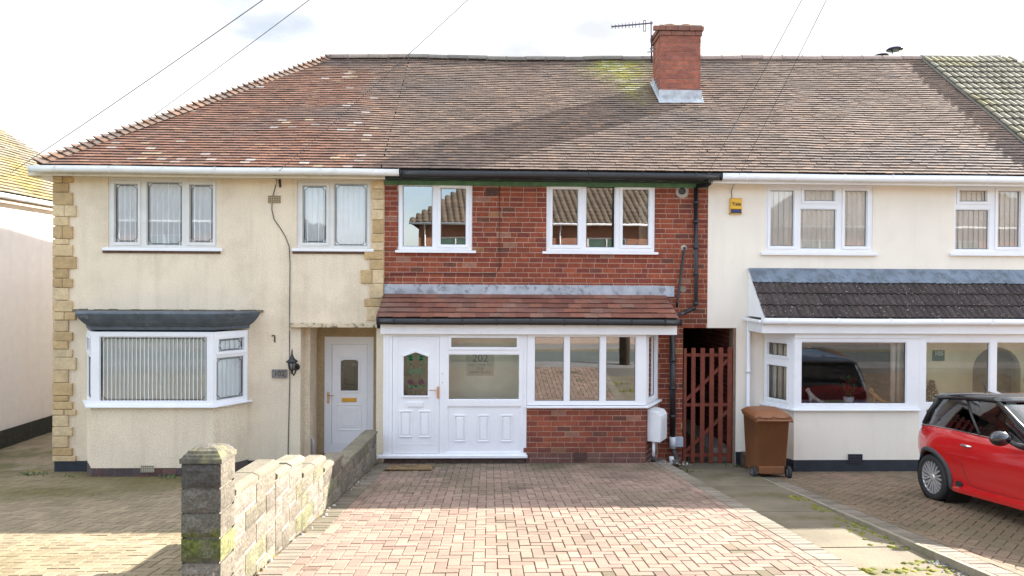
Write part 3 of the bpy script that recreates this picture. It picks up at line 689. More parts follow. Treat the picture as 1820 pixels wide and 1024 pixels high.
for k in range(nb):
    a = h0+hd*(k/nb); b = h0+hd*((k+1.35)/nb); m.col = sc(random.choice([(.20,.12,.08), (.18,.125,.095), (.15,.11,.088)]), random.uniform(.8, 1.15)); w = .15
    up = Vector((-.3, -.3, .9)).normalized(); fw = Vector((1, 0, 0)); lw = Vector((0, 1, 0)); t = .012; j = random.uniform(-.008, .008)
    R1 = [a+lw*w-up*.0+Vector((0,0,.015)), a+lw*w*.35+up*(.085+j), a+up*(.115+j), a+fw*w*.35+up*(.085+j), a+fw*w+Vector((0,0,.015))]
    R2 = [b+lw*w*.8-up*.0, b+lw*w*.3+up*.03, b+up*.045, b+fw*w*.3+up*.03, b+fw*w*.8]
    i = [m.pt(p) for p in R1]; q = [m.pt(p) for p in R2]; o_ = [m.pt(p-up*t) for p in R1]
    for e in range(4): m.fc((i[e], i[e+1], q[e+1], q[e])); m.fc((o_[e], o_[e+1], i[e+1], i[e]))
    m.col = (.03,.027,.025); m.fc((o_[0], o_[4], o_[3], o_[2], o_[1]))
m.build('hip_tiles', TILE, H2)
ridge(H2, hipL(SL)-.05, XP, (.25,.20,.165))
# door
def door_panel(m, R, dep=.012, w=.022, y=0.0): m.ring((R[0]+w, R[1]-w, R[2]+w, R[3]-w), w, y-dep, y+.001); m.box(R[0]+2.6*w, R[1]-2.6*w, y-dep*.7, y+.001, R[2]+2.6*w, R[3]-2.6*w)
TD = front(YD); m = MB(TD); leaf = rect(589, 652, 612, 789.5, YD)
m.grid(*Rd, [leaf], .02, .10); dr = m.build('front_door', UPVC, H2, bevel=.006)
gd = rect(605, 636, 641, 695, YD); zarch = P(620, 636.5, YD).z
m = MB(TD); m.grid(leaf[0]+.004, leaf[1]-.004, leaf[2]+.004, leaf[3]-.004, [(gd[0], gd[1], gd[2], zarch)], .035, .08)
m.ring((gd[0], gd[1], gd[2], gd[3]+.012), .035, .018, .036)
door_panel(m, rect(598, 642, 719, 766, YD), y=.035, w=.02); a = rect(608, 632, 731, 756, YD); m.ring(a, .012, .02, .036)
dl = m.build('door_leaf', mk('bright_white_door', (.88,.89,.91), .3, var=.02), dr, bevel=.005)
m = MB(TD); mid = (gd[0]+gd[1])/2; arc = [(gd[0]+(gd[1]-gd[0])*k/12, .047, gd[3]-.012+.06*math.sin(math.pi*k/12)) for k in range(13)]
m.poly([(gd[0], .047, gd[2]), (gd[1], .047, gd[2])]+arc[::-1]); m.build('pane', GLO, dr)
m = MB(TD); hw = gd[1]-gd[0]                                  # arched head above the glass
for k in range(12):
    a, b = arc[k], arc[k+1]; m.prism([(a[0], .030, a[2]), (b[0], .030, b[2]), (b[0], .030, zarch+.002), (a[0], .030, zarch+.002)], (0, .02, 0))
m.tube([(p[0], .03, p[2]) for p in arc], .008, 6); m.build('arched_head', UPVC, dr)
m = MB(TD); a = rect(607, 633, 707.6, 715, YD); m.box(a[0], a[1], .018, .036, a[2], a[3]); m.build('letter_plate', GOLD, dr, bevel=.004)
m = MB(TD); a = rect(581, 585, 697, 717, YD); m.box(a[0], a[1], .005, .02, a[2], a[3]); zz = (a[2]*.3+a[3]*.7); xx = (a[0]+a[1])/2; m.tube([(xx, .01, zz), (xx, -.035, zz), (xx+.11, -.04, zz)], .009, 8); m.build('handle', COPPER, dr)
m = MB(TD); a = rect(612, 630, 653, 684, YD)
m.tube([(a[0], .044, a[2]), (a[1], .044, a[2]), (a[1], .044, a[3]), (a[0], .044, a[3]), (a[0], .044, a[2])], .003, 4); m.build('leading', LEADING, dr)
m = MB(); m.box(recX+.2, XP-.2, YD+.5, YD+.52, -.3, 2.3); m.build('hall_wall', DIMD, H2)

# ================================================================== BRICK HOUSE IN THE MIDDLE
XQ = P(1258, 450, YF).x
H4 = thing('terraced_house', (1.0, YF, -.1), 'red brick middle house with a white glazed porch and a brick chimney', 'house', 'terraced houses')
W3 = rect(707.7, 839.5, 322, 445, YF); W4 = rect(971, 1164, 325, 447.5, YF)
pX0, pX1, pXr, _ = P(1213, 700, YF).x, P(1308, 700, YF).x, 0, 0; zpass = P(1250, 583, YF).z
bay = (.74, 2.86, .90, 2.22); idoor = (-1.60, -.78, -.2, 2.0); iwin = (-.55, .5, .95, 2.0)
v4 = rect(864, 885.5, 334.5, 348, YF); pas = (pX0, 9, -1, zpass)
m = MB(); m.col = MORT; wallpanel(m, T, XP, XQ, -.5, 4.80, [W3, W4, bay, pas])
m.T = T; bricks(m, XP+.004, XQ-.004, -.4, 4.79, [W3, W4, bay, pas, v4, (XP, .70, -1, 2.4)]); m.T = None
m.build('brick_wall', MASON, H4)
shell(H4, XP, XQ, -.5, 4.80, MASON, left=True, right=False, fx1=pX0-.131)
m = MB(); m.box(pX0-.13, pX0-.001, YF+.251, 19.6, -.5, zpass); m.box(XQ-.131, XQ-.001, YF+.251, 19.6, zpass+.1, 4.8)
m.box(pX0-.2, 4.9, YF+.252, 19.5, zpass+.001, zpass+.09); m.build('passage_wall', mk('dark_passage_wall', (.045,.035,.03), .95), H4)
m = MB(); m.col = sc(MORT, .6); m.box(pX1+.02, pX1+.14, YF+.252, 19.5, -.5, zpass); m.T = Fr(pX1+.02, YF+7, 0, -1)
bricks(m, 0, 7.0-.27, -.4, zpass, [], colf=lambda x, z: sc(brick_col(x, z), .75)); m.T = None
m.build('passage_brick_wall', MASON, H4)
m = MB(); m.box(pX0, pX1+.02, 19.3, 19.4, -.5, zpass); m.build('passage_sun_stop', DARK, H4)  # unseen board added to keep sun from coming through the passage
m = MB(); m.T = T; m.box(XP+.002, XQ-.002, -.03, -.008, 4.70, 4.775); m.T = None; m.build('frieze_board', GREEN, H4)
m = MB(); m.box(XP+.055, XQ-.05, YE+.12, YE+.145, 4.755, 4.90); m.box(XP+.055, XQ-.05, YE+.146, YF-.031, 4.775, 4.80); m.build('fascia', mk('mossy_dark_fascia', (.02,.03,.025), .8, stain=(.07,.14,.07), sscale=3, spos=(.5,.65)), H4)
gutter(H4, P(711, 310, YE).x, P(1284, 314, YE).x, YE+.05, ZE-.047, BLACKP, r=.058)
vent(H4, T, v4, mk('brown_clay_vent', (.12,.055,.04), .8), (6, 4))
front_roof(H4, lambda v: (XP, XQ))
roof_deck(H4, [(XP, YE, ZE), (XQ, YE, ZE), RT(XQ), RT(XP)]); roof_deck(H4, [(XQ, 20.07, ZE), (XP, 20.07, ZE), RT(XP), RT(XQ)], 'rear_roof')
ridge(H4, XP, XQ, (.17,.15,.13))
f = win(H4, T, W3, [(Lr(714.8, 769.5, 329, 439.5), 0), (Lr(782, 829, 333.5, 436), 1)], d=.01, gm=GLM)
s = rect(702, 846, 445, 449.5, YF-.06); sill(f, T, *s, .06)
f = win(H4, T, W4, [(Lr(981, 1028.5, 335, 436.6), 1), (Lr(1041, 1093.6, 330.5, 441), 0), (Lr(1106, 1154, 335.5, 437), 1)], d=.01, gm=GLM)
s = rect(964, 1170.5, 447.5, 452, YF-.06); sill(f, T, *s, .06)
lit_ceiling_lamp(H4, P(1061, 340, YF+1.6).x, YF+1.6, P(1061, 341, YF+1.6).z)
m = MB(); xx = W4[1]-.22                                       # curtain at the right side of the bedroom window
for k in range(5): m.tube([(xx+.03*k, YF+.22+.015*(k % 2), 3.4), (xx+.03*k, YF+.22+.015*(k % 2), 4.6)], .02, 6)
m.build('curtain', CURT, H4); 
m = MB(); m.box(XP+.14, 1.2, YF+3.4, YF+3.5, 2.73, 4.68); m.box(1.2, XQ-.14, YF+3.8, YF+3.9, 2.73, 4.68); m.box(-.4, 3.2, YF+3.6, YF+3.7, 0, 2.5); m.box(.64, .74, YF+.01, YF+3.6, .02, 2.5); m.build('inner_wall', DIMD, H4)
# --- porch
YG = YP-.16
fa = rect(676, 1203.5, 574.5, 594.5, YP-.09); zfb, zft = fa[2], fa[3]
pxL = P(681, 700, YP).x; pxM = P(936, 700, YP).x; pbR = P(1147.3, 700, YP).x; pwR = P(1170, 700, YF).x
m = MB(); m.box(fa[0], fa[1], YP-.09, YP-.065, zfb, zft); m.box(fa[0], fa[0]+.025, YP-.064, YF-.01, zfb, zft); m.box(fa[1]-.025, fa[1], YP-.064, YF-.01, zfb, zft); m.box(fa[0]+.026, fa[1]-.026, YP-.064, YF-.011, zfb+.03, zfb+.05)
m.build('porch_fascia', PAINTW, H4, bevel=.004)
zrb = P(940, 566, YG).z; zrt = P(940, 524, YF-.03).z; run = math.hypot(YF-.03-YG, zrt-zrb); pvd = Vector((0, (YF-.03-YG)/run, (zrt-zrb)/run)); pnd = Vector((0, -pvd.z, pvd.y)); prx0, prx1 = -1.845, 3.13
def pcol(x, v):
    c = sc(random.choice([(.19,.068,.042), (.215,.078,.047), (.175,.064,.044), (.225,.09,.056)]), random.uniform(.85, 1.15)); c = mix(c, (.25,.17,.13), max(0, min(.4, fb(x, v, 2.6, 2)*.8)))
    return mix(c, (.075,.045,.038), max(0, min(.5, .45-(x+1.8)*.22+.3*fb(x, v, 1.2, 8))))
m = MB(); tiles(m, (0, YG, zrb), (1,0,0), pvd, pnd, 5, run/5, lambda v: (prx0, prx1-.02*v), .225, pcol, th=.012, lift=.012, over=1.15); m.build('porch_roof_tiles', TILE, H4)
m = MB(); m.prism([(prx0, YG, zrb-.02), (prx0, YF-.02, zrt-.02), (prx0, YF-.02, zft-.1), (prx0, YG+.12, zft-.1)], (prx1-prx0-.02, 0, 0)); m.build('porch_roof_deck', DARK, H4, fix=True)
a = rect(683, 1198, 506.5, 525, YF-.02)
m = MB(); nsg = 3
for k in range(nsg):
    x0, x1 = a[0]+(a[1]-a[0])*k/nsg, a[0]+(a[1]-a[0])*(k+1)/nsg
    if k == nsg-1: x1 -= .26
    m.box(x0+.003, x1, YF-.032-.003*(k % 2), YF-.008, a[2]-.0, a[3]); m.prism([(x0+.003, YF-.034, a[2]+.01), (x0+.003, YF-.10, a[2]-.055), (x0+.003, YF-.10, a[2]-.07), (x0+.003, YF-.03, a[2]-.03)], (x1-x0-.003, 0, 0))
m.box(a[1]-.27, a[1], YF-.04, YF-.008, a[2]-.01, a[3]-.004); m.build('lead_flashing', LEAD, H4, fix=True)
gutter(H4, P(670, 570, YG).x, P(1211, 572, YG).x, YG-.02, zrb-.035, BLACKP, r=.042, brk=.58)
# porch door and side panel
TP = front(YP); zb_ = P(810, 808.5, YP).z
m = MB(TP); leaf = rect(697, 781, 597.5, 806.5, YP); gt = rect(802, 918.5, 600.5, 617, YP); gm_ = rect(796.5, 923.5, 629.5, 711, YP); pn = rect(794.5, 926.5, 722, 804.5, YP)
m.grid(pxL, pxM, zb_, zfb, [leaf, gt, gm_, pn], .0, .07)
m.ring((gt[0], gt[1], gt[2], gt[3]), .045, -.015, -.001); m.ring((gm_[0]+.012, gm_[1]-.012, gm_[2]+.012, gm_[3]-.012), .014, .008, .03)
m.ring((pn[0]+.01, pn[1]-.01, pn[2]+.01, pn[3]-.01), .014, .004, .03)
for xx in (P(684, 700, YP).x, P(690.5, 700, YP).x, P(930.5, 700, YP).x): m.box(xx-.004, xx+.004, -.006, -.0005, zb_, zfb-.002)
pf = m.build('porch_frame', UPVC, H4, bevel=.005)
m = MB(TP); m.box(pn[0]-.01, pn[1]+.01, .022, .05, pn[2]-.01, pn[3]+.01)
for x0, x1 in ((807, 827.5), (849, 869), (890, 910.5)): door_panel(m, rect(x0, x1, 738, 785.5, YP), y=.022, w=.016, dep=.014)
m.build('panel', UPVC, pf, bevel=.004)
m = MB(TP)
for g in (gt, gm_): m.poly([(g[0], .034, g[2]), (g[1], .034, g[2]), (g[1], .034, g[3]), (g[0], .034, g[3])])
m.build('pane', GLP, pf)
s = rect(669, 937.5, 808.5, 815, YP-.06); m = MB(TP); m.box(s[0], s[1], -.06, .07, s[2], zb_); m.build('threshold', UPVC, pf, bevel=.006)
gdr = rect(717, 760.5, 634, 703.6, YP); zpk = P(739, 625, YP).z; xm = (gdr[0]+gdr[1])/2
m = MB(TP); m.grid(leaf[0]+.003, leaf[1]-.003, leaf[2]+.004, leaf[3]-.003, [(gdr[0], gdr[1], gdr[2], zpk)], .006, .055)
m.ring((leaf[0]+.095, leaf[1]-.085, leaf[2]+.16, leaf[3]-.065), .010, .0015, .007)
for a, b in ((710, 732.5), (743.8, 765.2)): door_panel(m, rect(a, b, 730, 777.5, YP), y=.006, w=.018, dep=.016)
a = rect(724, 752, 715, 723, YP); m.box(a[0], a[1], -.01, .006, a[2], a[3])
for s_ in (0, 1):                                             # pointed head above the glass
    xa, xb = (gdr[0], xm) if s_ == 0 else (xm, gdr[1]); za, zb2 = (gdr[3], zpk-.012) if s_ == 0 else (zpk-.012, gdr[3])
    m.prism([(xa, .006, za), (xb, .006, zb2), (xb, .006, zpk+.001), (xa, .006, zpk+.001)], (0, .04, 0))
m.bar((gdr[0]-.02, -.004, gdr[2]-.01), (gdr[1]+.02, -.004, gdr[2]-.01), .022, .03); 
for xx in (gdr[0]-.012, gdr[1]+.012): m.bar((xx, -.004, gdr[2]-.01), (xx, -.004, gdr[3]+.01), .024, .022)
m.bar((gdr[0]-.02, -.004, gdr[3]+.008), (xm, -.004, zpk+.002), .022, .024); m.bar((gdr[1]+.02, -.004, gdr[3]+.008), (xm, -.004, zpk+.002), .022, .024)
pd = m.build('porch_door', UPVC, H4, bevel=.004)
m = MB(TP); m.poly([(gdr[0], .028, gdr[2]), (gdr[1], .028, gdr[2]), (gdr[1], .028, gdr[3]), (xm, .028, zpk), (gdr[0], .028, gdr[3])]); m.build('pane', GLO, pd)
m = MB(TP)                                                    # stained-glass roses and leaves
def leafp(x, z, l, a): 
    c, s_ = math.cos(a), math.sin(a); m.prism([(x+c*t*l-s_*w*l, .022, z+s_*t*l+c*w*l) for t, w in ((0,0), (.3,.24), (.65,.22), (1,0), (.65,-.22), (.3,-.24))], (0, .004, 0))
hw, hh = gdr[1]-gdr[0], zpk-gdr[2]; gx = lambda f: gdr[0]+f*hw; gzz = lambda f: zpk-f*hh
for sx in (0, 1):
    q = (lambda f: gx(f)) if sx == 0 else (lambda f: gx(1-f)); dirn = (lambda a: a) if sx == 0 else (lambda a: math.pi-a)
    for fx, fy, l, a in ((.22,.12,.09,0), (.34,.13,.09,2.9), (.22,.18,.09,.1), (.32,.19,.08,2.9), (.21,.21,.075,-1.4), (.25,.17,.06,-.5), (.20,.42,.07,-.9), (.31,.44,.075,.8), (.31,.50,.07,.3), (.16,.80,.075,.2), (.38,.81,.075,.3)): leafp(q(fx), gzz(fy), l, dirn(a))
m.build('glass_leaves', mk('green_stained_glass', (.01,.14,.06), .15, var=.3, vscale=30), pd)
ROSE = mk('purple_stained_glass', (.07,.022,.045), .2, var=.4, vscale=40)
for f_ in (.27, .73):
    m = MB(TP)
    for r_, y_ in ((.045, .023), (.030, .0205), (.015, .018)):
        m.prism([(gx(f_)+r_*(1+.14*(k % 2))*math.cos(k*math.pi/5+r_*40), y_, gzz(.70)+r_*(1+.14*(k % 2))*math.sin(k*math.pi/5+r_*40)) for k in range(10)], (0, .005, 0))
    m.build('glass_rose', ROSE, pd)
m = MB(TP)
m.tube([(gx(.5), .024, gdr[2]), (gx(.51), .024, gzz(.78))], .004, 5); m.tube([(gx(.0), .024, gzz(.53)), (gx(.3), .024, gzz(.53))], .003, 5); m.tube([(gx(.7), .024, gzz(.53)), (gx(1), .024, gzz(.53))], .003, 5)
for sg in (-1, 1): m.tube([(gx(.5+sg*t), .024, gzz(z)) for t, z in ((.02,.75), (.16,.56), (.28,.40), (.22,.28), (.05,.36))], .0025, 5); m.tube([(gx(.5+sg*t), .024, gzz(z)) for t, z in ((.05,.80), (.20,.86), (.34,.80))], .003, 5)
m.build('leading', LEADING, pd)
m = MB(TP); a = rect(776.5, 781, 687, 708, YP); m.box(a[0], a[1], -.012, .004, a[2], a[3]); zz = P(770, 693, YP).z; m.tube([((a[0]+a[1])/2, -.01, zz), ((a[0]+a[1])/2, -.05, zz), (P(764, 693, YP).x, -.055, zz)], .009, 8); m.build('handle', COPPER, pd)
for y in (664, 680): x, z = XZ(786, y, YP); m = MB(TP); m.lathe([(.011, 0), (.011, .008)], (x, -.008, z), (0, 1, 0), 10); m.build('lock', STEEL, pf)
# porch bay: windows over brick
zs1 = P(1040, 720.5, YP-.02).z
gl3 = [rect(a, b, 597.7, 714.3, YP) for a, b in ((949.3, 1003.5), (1011.7, 1067), (1076, 1131))]
f = win(H4, TP, (pxM+.004, pbR, zs1, zfb), [(g, 0) for g in gl3], d=.0, fd=.07, gm=GLM)
facP = Fr(pbR, YP, pwR-pbR, YF-YP); PL = math.hypot(pwR-pbR, YF-YP)
win(H4, facP, (.015, PL-.02, zs1, zfb), [((.13, PL-.18, gl3[0][2]+.02, gl3[0][3]-.02), 1)], d=.0, gm=GLM)
bo = lambda e, z: [(pxM, YF-.01, z), (pxM, YP-e, z), (pbR+e*.6, YP-e, z), (pwR+e*1.1, YF-.01-e*.2, z)]
m = MB(); m.prism(bo(.06, P(1040, 726, YP-.06).z), (0, 0, .034)); m.build('bay_sill', UPVC, H4, fix=True, bevel=.006)
zsb = P(1040, 726, YP-.06).z; m = MB(); m.col = MORT; m.prism([(pxM+.003, YF-.012, -.3), (pxM+.003, YP+.002, -.3), (pbR, YP+.002, -.3), (pwR, YF-.012, -.3)], (0, 0, zsb+.297))
v5 = rect(1020, 1043, 804.6, 818, YP)
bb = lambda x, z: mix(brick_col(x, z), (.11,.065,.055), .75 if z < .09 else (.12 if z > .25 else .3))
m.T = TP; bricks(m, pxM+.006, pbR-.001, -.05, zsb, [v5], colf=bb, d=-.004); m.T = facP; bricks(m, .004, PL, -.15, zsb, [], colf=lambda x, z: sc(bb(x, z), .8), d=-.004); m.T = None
m.build('bay_brick_wall', MASON, H4)
vent(H4, TP, v5, mk('brown_clay_air_brick', (.11,.06,.05), .8), (7, 4))
m = MB(); m.col = (.09,.06,.05); m.box(pxL+.02, pxM-.01, YP+.02, YF-.02, -.3, s[2]+.0); m.T = front(YP+.02); bricks(m, pxL+.02, pxM-.01, -.1, P(800, 815.5, YP).z, [], colf=lambda x, z: (.10,.065,.055)); m.T = None; m.build('porch_base', MASON, H4)
m = MB(); m.box(pxL+.001, pxM, YF-.016, YF-.007, .1, zfb+.02); m.box(pxM-.11, pxM-.001, YP+.08, YF-.02, .1, zfb+.03); m.box(pxL+.02, pxM-.111, YP+.075, YF-.017, .08, .1); m.build('porch_inner_wall', PORCHW, H4)
m = MB(); m.box(pxL, pxL+.07, YP+.072, YF-.02, -.1, zfb); m.build('porch_side_frame', UPVC, H4, bevel=.005)
m = MB(); m.box(-1.62, -.80, YF-.06, YF-.02, .10, 2.05); m.build('inner_door', mk('tan_inner_door', (.46,.34,.18), .5, var=.15), H4)
sg = thing('welcome_sign', (P(852, 650, YF).x, YF-.03, P(852, 650, YF).z), 'pale house number and welcome notice inside the white glazed porch', 'sign')
R = rect(829, 878, 628, 668, YF-.02); cx = (R[0]+R[1])/2; m = MB(); m.box(R[0], R[1], YF-.03, YF-.018, R[2], R[3]); m.build('board', mk('sign_board', (.56,.55,.44), .6, var=.02), sg, bevel=.003)
INK = mk('grey_lettering', (.10,.12,.10), .7, var=0)
h = R[3]-R[2]
for body, size, f_ in (('202', .19, .77), ('WELCOME TO', .062, .47), ('OUR', .062, .32), ('HAPPY PLACE', .062, .15)):
    text('lettering', body, size, (lambda fz_: (lambda u, d, z: Vector((cx+u, YF-.032+d, R[2]+h*fz_+z))))(f_), INK, sg, .0015)
# --- pipes
dp = [P(1261, 316, YE+.05), P(1261, 327, YE+.05), P(1257, 329, YE+.12), P(1240, 331, YF-.09), P(1237, 334, YF-.07), P(1237, 543, YF-.07), P(1235, 548, YF-.07), P(1215, 556, YF-.12), P(1208, 559, YG+.15)]
pipe(H4, 'downpipe', dp, .036, BLACKP, [P(1237, y, YF-.07) for y in (360, 394, 440, 487, 540)])
pipe(H4, 'waste_pipe', [P(1217, 441, YF), P(1217, 441, YF-.05), P(1216, 446, YF-.06), P(1204, 536, YF-.06), P(1203, 546, YF-.07)], .022, BLACKP, n=10)
def patch(name, cx, cy, r, mat, Y=YF, d=-.012):
    c = P(cx, cy, Y); m = MB(); n = 18; pts = [(c.x+r*(1+.25*noise.noise(Vector((k*.8, cx, 0))))*math.cos(2*math.pi*k/n), Y+d, c.z+r*(1+.25*noise.noise(Vector((k*.8, 5, cy))))*math.sin(2*math.pi*k/n)) for k in range(n)]
    m.prism(pts, (0, .01, 0)); return m.build(name, mat, H4, fix=True)
MRT = mk('pale_mortar_patch', (.42,.37,.32), .95, var=.2, vscale=14, bump=.6, bscale=40)
patch('mortar_patch', 1212, 341, .115, MRT); c = P(1211.5, 340, YF)
m = MB(); m.lathe([(.058, -.012), (.062, -.035), (.05, -.035), (.048, -.016)], (c.x, YF-.0, c.z), (0, 1, 0), 20, cap0=False); m.build('flue_hole', BLACKP, H4)
patch('mortar_patch', 1215.5, 440.5, .055, MRT); patch('mortar_patch', 1214, 514, .06, mk('old_mortar', (.25,.20,.16), .95), d=-.009)
pipe(H4, 'soil_pipe', [P(1195, 594, YF-.12), P(1195.5, 776, YF-.12)], .052, BLACKP, [P(1195, y, YF-.12) for y in (640, 690, 740)])
sp_ = pipe(H4, 'soil_pipe_bend', [P(1196, 797, YF-.12), P(1198, 804, YF-.13), P(1207, 826, YF-.33)], .045, mk('dirty_grey_pipe', (.07,.06,.055), .7, var=.3, vscale=12))
pipe(H4, 'pipe_socket', [P(1195.5, 776, YF-.12), P(1195.7, 797, YF-.12)], .058, mk('white_pipe_socket', (.62,.66,.70), .4))
m = MB(); a = rect(1200, 1213.5, 776.5, 794, YF-.05); m.box(a[0], a[1], YF-.09, YF-.007, a[2], a[3]); m.build('junction_box', mk('grey_plastic_box', (.42,.47,.55), .5), H4, bevel=.008)
pipe(H4, 'drain_stub', [P(1193.5, 812, 12.0), P(1193.5, 824, 12.0)], .042, mk('white_stub', (.72,.72,.72), .5))
# wall cables
TW = lambda x, y, d=.012: P(x, y, YF-d)
m = MB(); m.tube([TW(888, 322, .018), TW(888, 400, .014), TW(888.5, 468, .014), TW(887, 479, .014), TW(880, 486, .014), TW(850, 487, .014), TW(760, 486, .014), TW(700, 487, .014), TW(688, 489, .014), TW(684, 496, .014), TW(683, 520, .014)], .005, 6); m.build('wall_cable', BLACKP, H4)
# --- chimney
YC = 14.23; cL, cR = P(1173.5, 120, YC).x, P(1245, 120, YC).x; cz0, cz1 = 6.3, P(1210, 47, YC).z; CD = .66
m = MB(); m.col = (.26,.17,.13); m.box(cL+.006, cR-.006, YC+.006, YC+CD, cz0, cz1-.005)
cb = lambda x, z: mix(sc(brick_col(x, z), 1.25), random.choice([(.33,.13,.09), (.22,.10,.08)]), .55)
zcb = cz1-.19
for TT, a, b in ((front(YC), cL, cR), (Fr(cL, YC+CD, 0, -1), 0, CD), (Fr(cR, YC, 0, 1), 0, CD)):
    m.T = TT; bricks(m, a, b, cz0, zcb, [], colf=cb, d=0.0, H=.092, Lb=.245)
    for k, (e, z0, z1) in enumerate(((.025, zcb, zcb+.092), (.05, zcb+.092, cz1))):
        bricks(m, a-e, b+e, z0+.003, z1-.008, [], colf=lambda x, z: sc(mix(cb(x, z), (.15,.10,.08), .5), .9), d=-e, H=.2, zo=z0, Lb=.245)
m.T = None; ch = m.build('chimney', MASON, H4)
m = MB(); m.col = (.30,.22,.15); m.prism([(cL-.02, YC-.02, cz1-.01), (cR+.02, YC-.02, cz1-.01), (cR+.02, YC+CD, cz1-.01), (cL-.02, YC+CD, cz1-.01)], (0,0,.035)); m.build('flaunching', MASON, ch)
for px in (1189.5, 1218):
    c = P(px, 42, YC+.33); m = MB(); m.lathe([(.125, -.05), (.118, .06), (.13, .075), (.13, .11), (.10, .115), (.095, -.02)], (c.x, c.y, cz1+.02), n=20, cap0=False); m.build('chimney_pot', CLAY, ch)
m = MB(); z = lambda y: (ZE+(y-YE)*(ZRG+.06-ZE)/(YR-YE))
m.box(cL-.03, cR+.03, YC-.022, YC-.008, z(YC)-.05, P(1210, 160.5, YC).z); m.prism([(cL-.05, YC-.02, z(YC)+.06), (cL-.05, YC-.13, z(YC-.13)+.05), (cL-.05, YC-.13, z(YC-.13)+.035), (cL-.05, YC-.02, z(YC)+.03)], (cR-cL+.1, 0, 0))
for s_, xx in ((-1, cL), (1, cR)):
    for k in range(5): y0 = YC+k*CD/5-.02; x0, x1 = sorted((xx+s_*.008, xx+s_*.02)); m.box(x0, x1, y0, y0+CD/5, z(y0)-.02, z(y0+CD/5)+.13)
    m.prism([(xx, YC-.02, z(YC)+.055), (xx+s_*.06, YC-.02, z(YC)+.045), (xx+s_*.06, YC+CD, z(YC+CD)+.045), (xx, YC+CD, z(YC+CD)+.055)], (0, 0, .008))
m.build('chimney_flashing', mk('bright_lead_flashing', (.40,.42,.44), .5, var=.2, vscale=8, stain=(.25,.26,.27), sscale=9), ch, fix=True)

# ================================================================== PALE HOUSE ON THE RIGHT
XS = 9.92
H3 = thing('terraced_house', (7.0, YF, -.1), 'pale cream rendered house with a dark tiled porch roof and white bay', 'house', 'terraced houses')
W5 = rect(1361, 1551, 329, 447.5, YF); W6 = rect(1696, 1828, 330, 449, YF)
pL3 = P(1411.5, 700, YP3).x; pW3 = P(1356, 700, YF).x
pa3 = (pW3+.12, 9.6, .02, 2.2)
m = MB(); wallpanel(m, T, XQ, XS, -.5, 4.80, [W5, W6, (0, pX1, -1, zpass), pa3]); m.build('front_wall', CREAM2, H3)
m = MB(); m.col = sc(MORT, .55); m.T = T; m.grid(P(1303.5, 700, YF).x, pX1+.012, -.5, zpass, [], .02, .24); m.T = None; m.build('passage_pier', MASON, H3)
shell(H3, XQ, XS, -.5, 4.80, CREAM2, left=False)
m = MB(); m.T = T; m.box(pX1+.0, pW3, -.012, 0, -.5, P(1320, 803, YF).z); m.T = None; m.build('plinth', BLACKPAINT, H3)
m = MB(); m.box(XQ-.02, XS-.0, YE+.12, YE+.145, 4.745, 4.905); m.box(XQ, XS, YE+.146, YF-.001, 4.79, 4.815); m.build('fascia', UPVC, H3)
gutter(H3, P(1285, 314, YE).x, XS, YE+.05, ZE-.045, UPVC, r=.055)
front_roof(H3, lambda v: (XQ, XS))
roof_deck(H3, [(XQ, YE, ZE), (XS, YE, ZE), RT(XS), RT(XQ)]); roof_deck(H3, [(XS, 20.07, ZE), (XQ, 20.07, ZE), RT(XQ), RT(XS)], 'rear_roof')
ridge(H3, XQ, XS, (.33,.25,.21))
f = win(H3, T, W5, [(Lr(1369, 1412, 337.5, 438.5), 1), (Lr(1429, 1484.5, 337, 358), 1), (Lr(1422.6, 1487, 371, 443), 0), (Lr(1501, 1542, 338, 439), 1)], d=.01, blind=(.092, .096, .12, BLINDW, -.025))
s = rect(1354, 1561, 449, 454, YF-.06); sill(f, T, *s, .06)
f = win(H3, T, W6, [(Lr(1705, 1755, 337.5, 359), 1), (Lr(1698.5, 1759, 372, 444), 0), (Lr(1773, 1814.5, 338.5, 440), 1)], d=.01, blind=(.092, .096, .12, BLINDW, -.025))
s = rect(1690, 1835, 450, 455, YF-.06); sill(f, T, *s, .06)
# porch
YG3 = YP3-.15; zt3 = P(1500, 481, YF).z; zb3 = P(1500, 566, YG3).z; run3 = math.hypot(YF-YG3, zt3-zb3); v3 = Vector((0, (YF-YG3)/run3, (zt3-zb3)/run3)); n3 = Vector((0, -v3.z, v3.y)); x30, x31 = P(1359, 566, YG3).x, 9.75
def ribbed(m, org, vd, nd_, ncrs, gauge, uf, per, amp, colf, th=.03, v0=0, wavy=False):
    org = Vector(org)
    for k in range(ncrs):
        v = v0+k*gauge; ua, ub = uf(v); n = int((ub-ua)/per)+1; sh = 0
        for i in range(n):
            a0 = ua+i*per; m.col = colf(a0, v)
            if a0 > ub: break
            pr = [(0, 0), (.12, .55), (.28, 1), (.55, 1), (.72, .5), (.84, 0), (1, 0)]
            dz = random.uniform(-.003, .003)
            def q(t, h, vv, lift): return org+Vector((min(a0+t*per, ub), 0, 0))+vd*vv+nd_*(h*amp+lift+(und(a0, vv) if wavy else 0))
            lo = [m.pt(q(t, h, v, th+dz)) for t, h in pr]; hi = [m.pt(q(t, h, v+gauge*1.12, .004)) for t, h in pr]; un = [m.pt(q(t, h, v, dz)) for t, h in pr]
            base = m.col
            for e in range(6):
                m.col = sc(base, .30) if wavy and e in (0, 4, 5) else base                # shade of the troughs and tail ends put into the colour
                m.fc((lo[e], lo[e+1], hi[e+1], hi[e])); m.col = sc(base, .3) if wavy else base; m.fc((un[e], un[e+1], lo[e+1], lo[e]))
            m.col = base
c3 = lambda x, v: sc(random.choice([(.045,.032,.028), (.05,.036,.034), (.038,.028,.025)]), random.uniform(.85, 1.2))
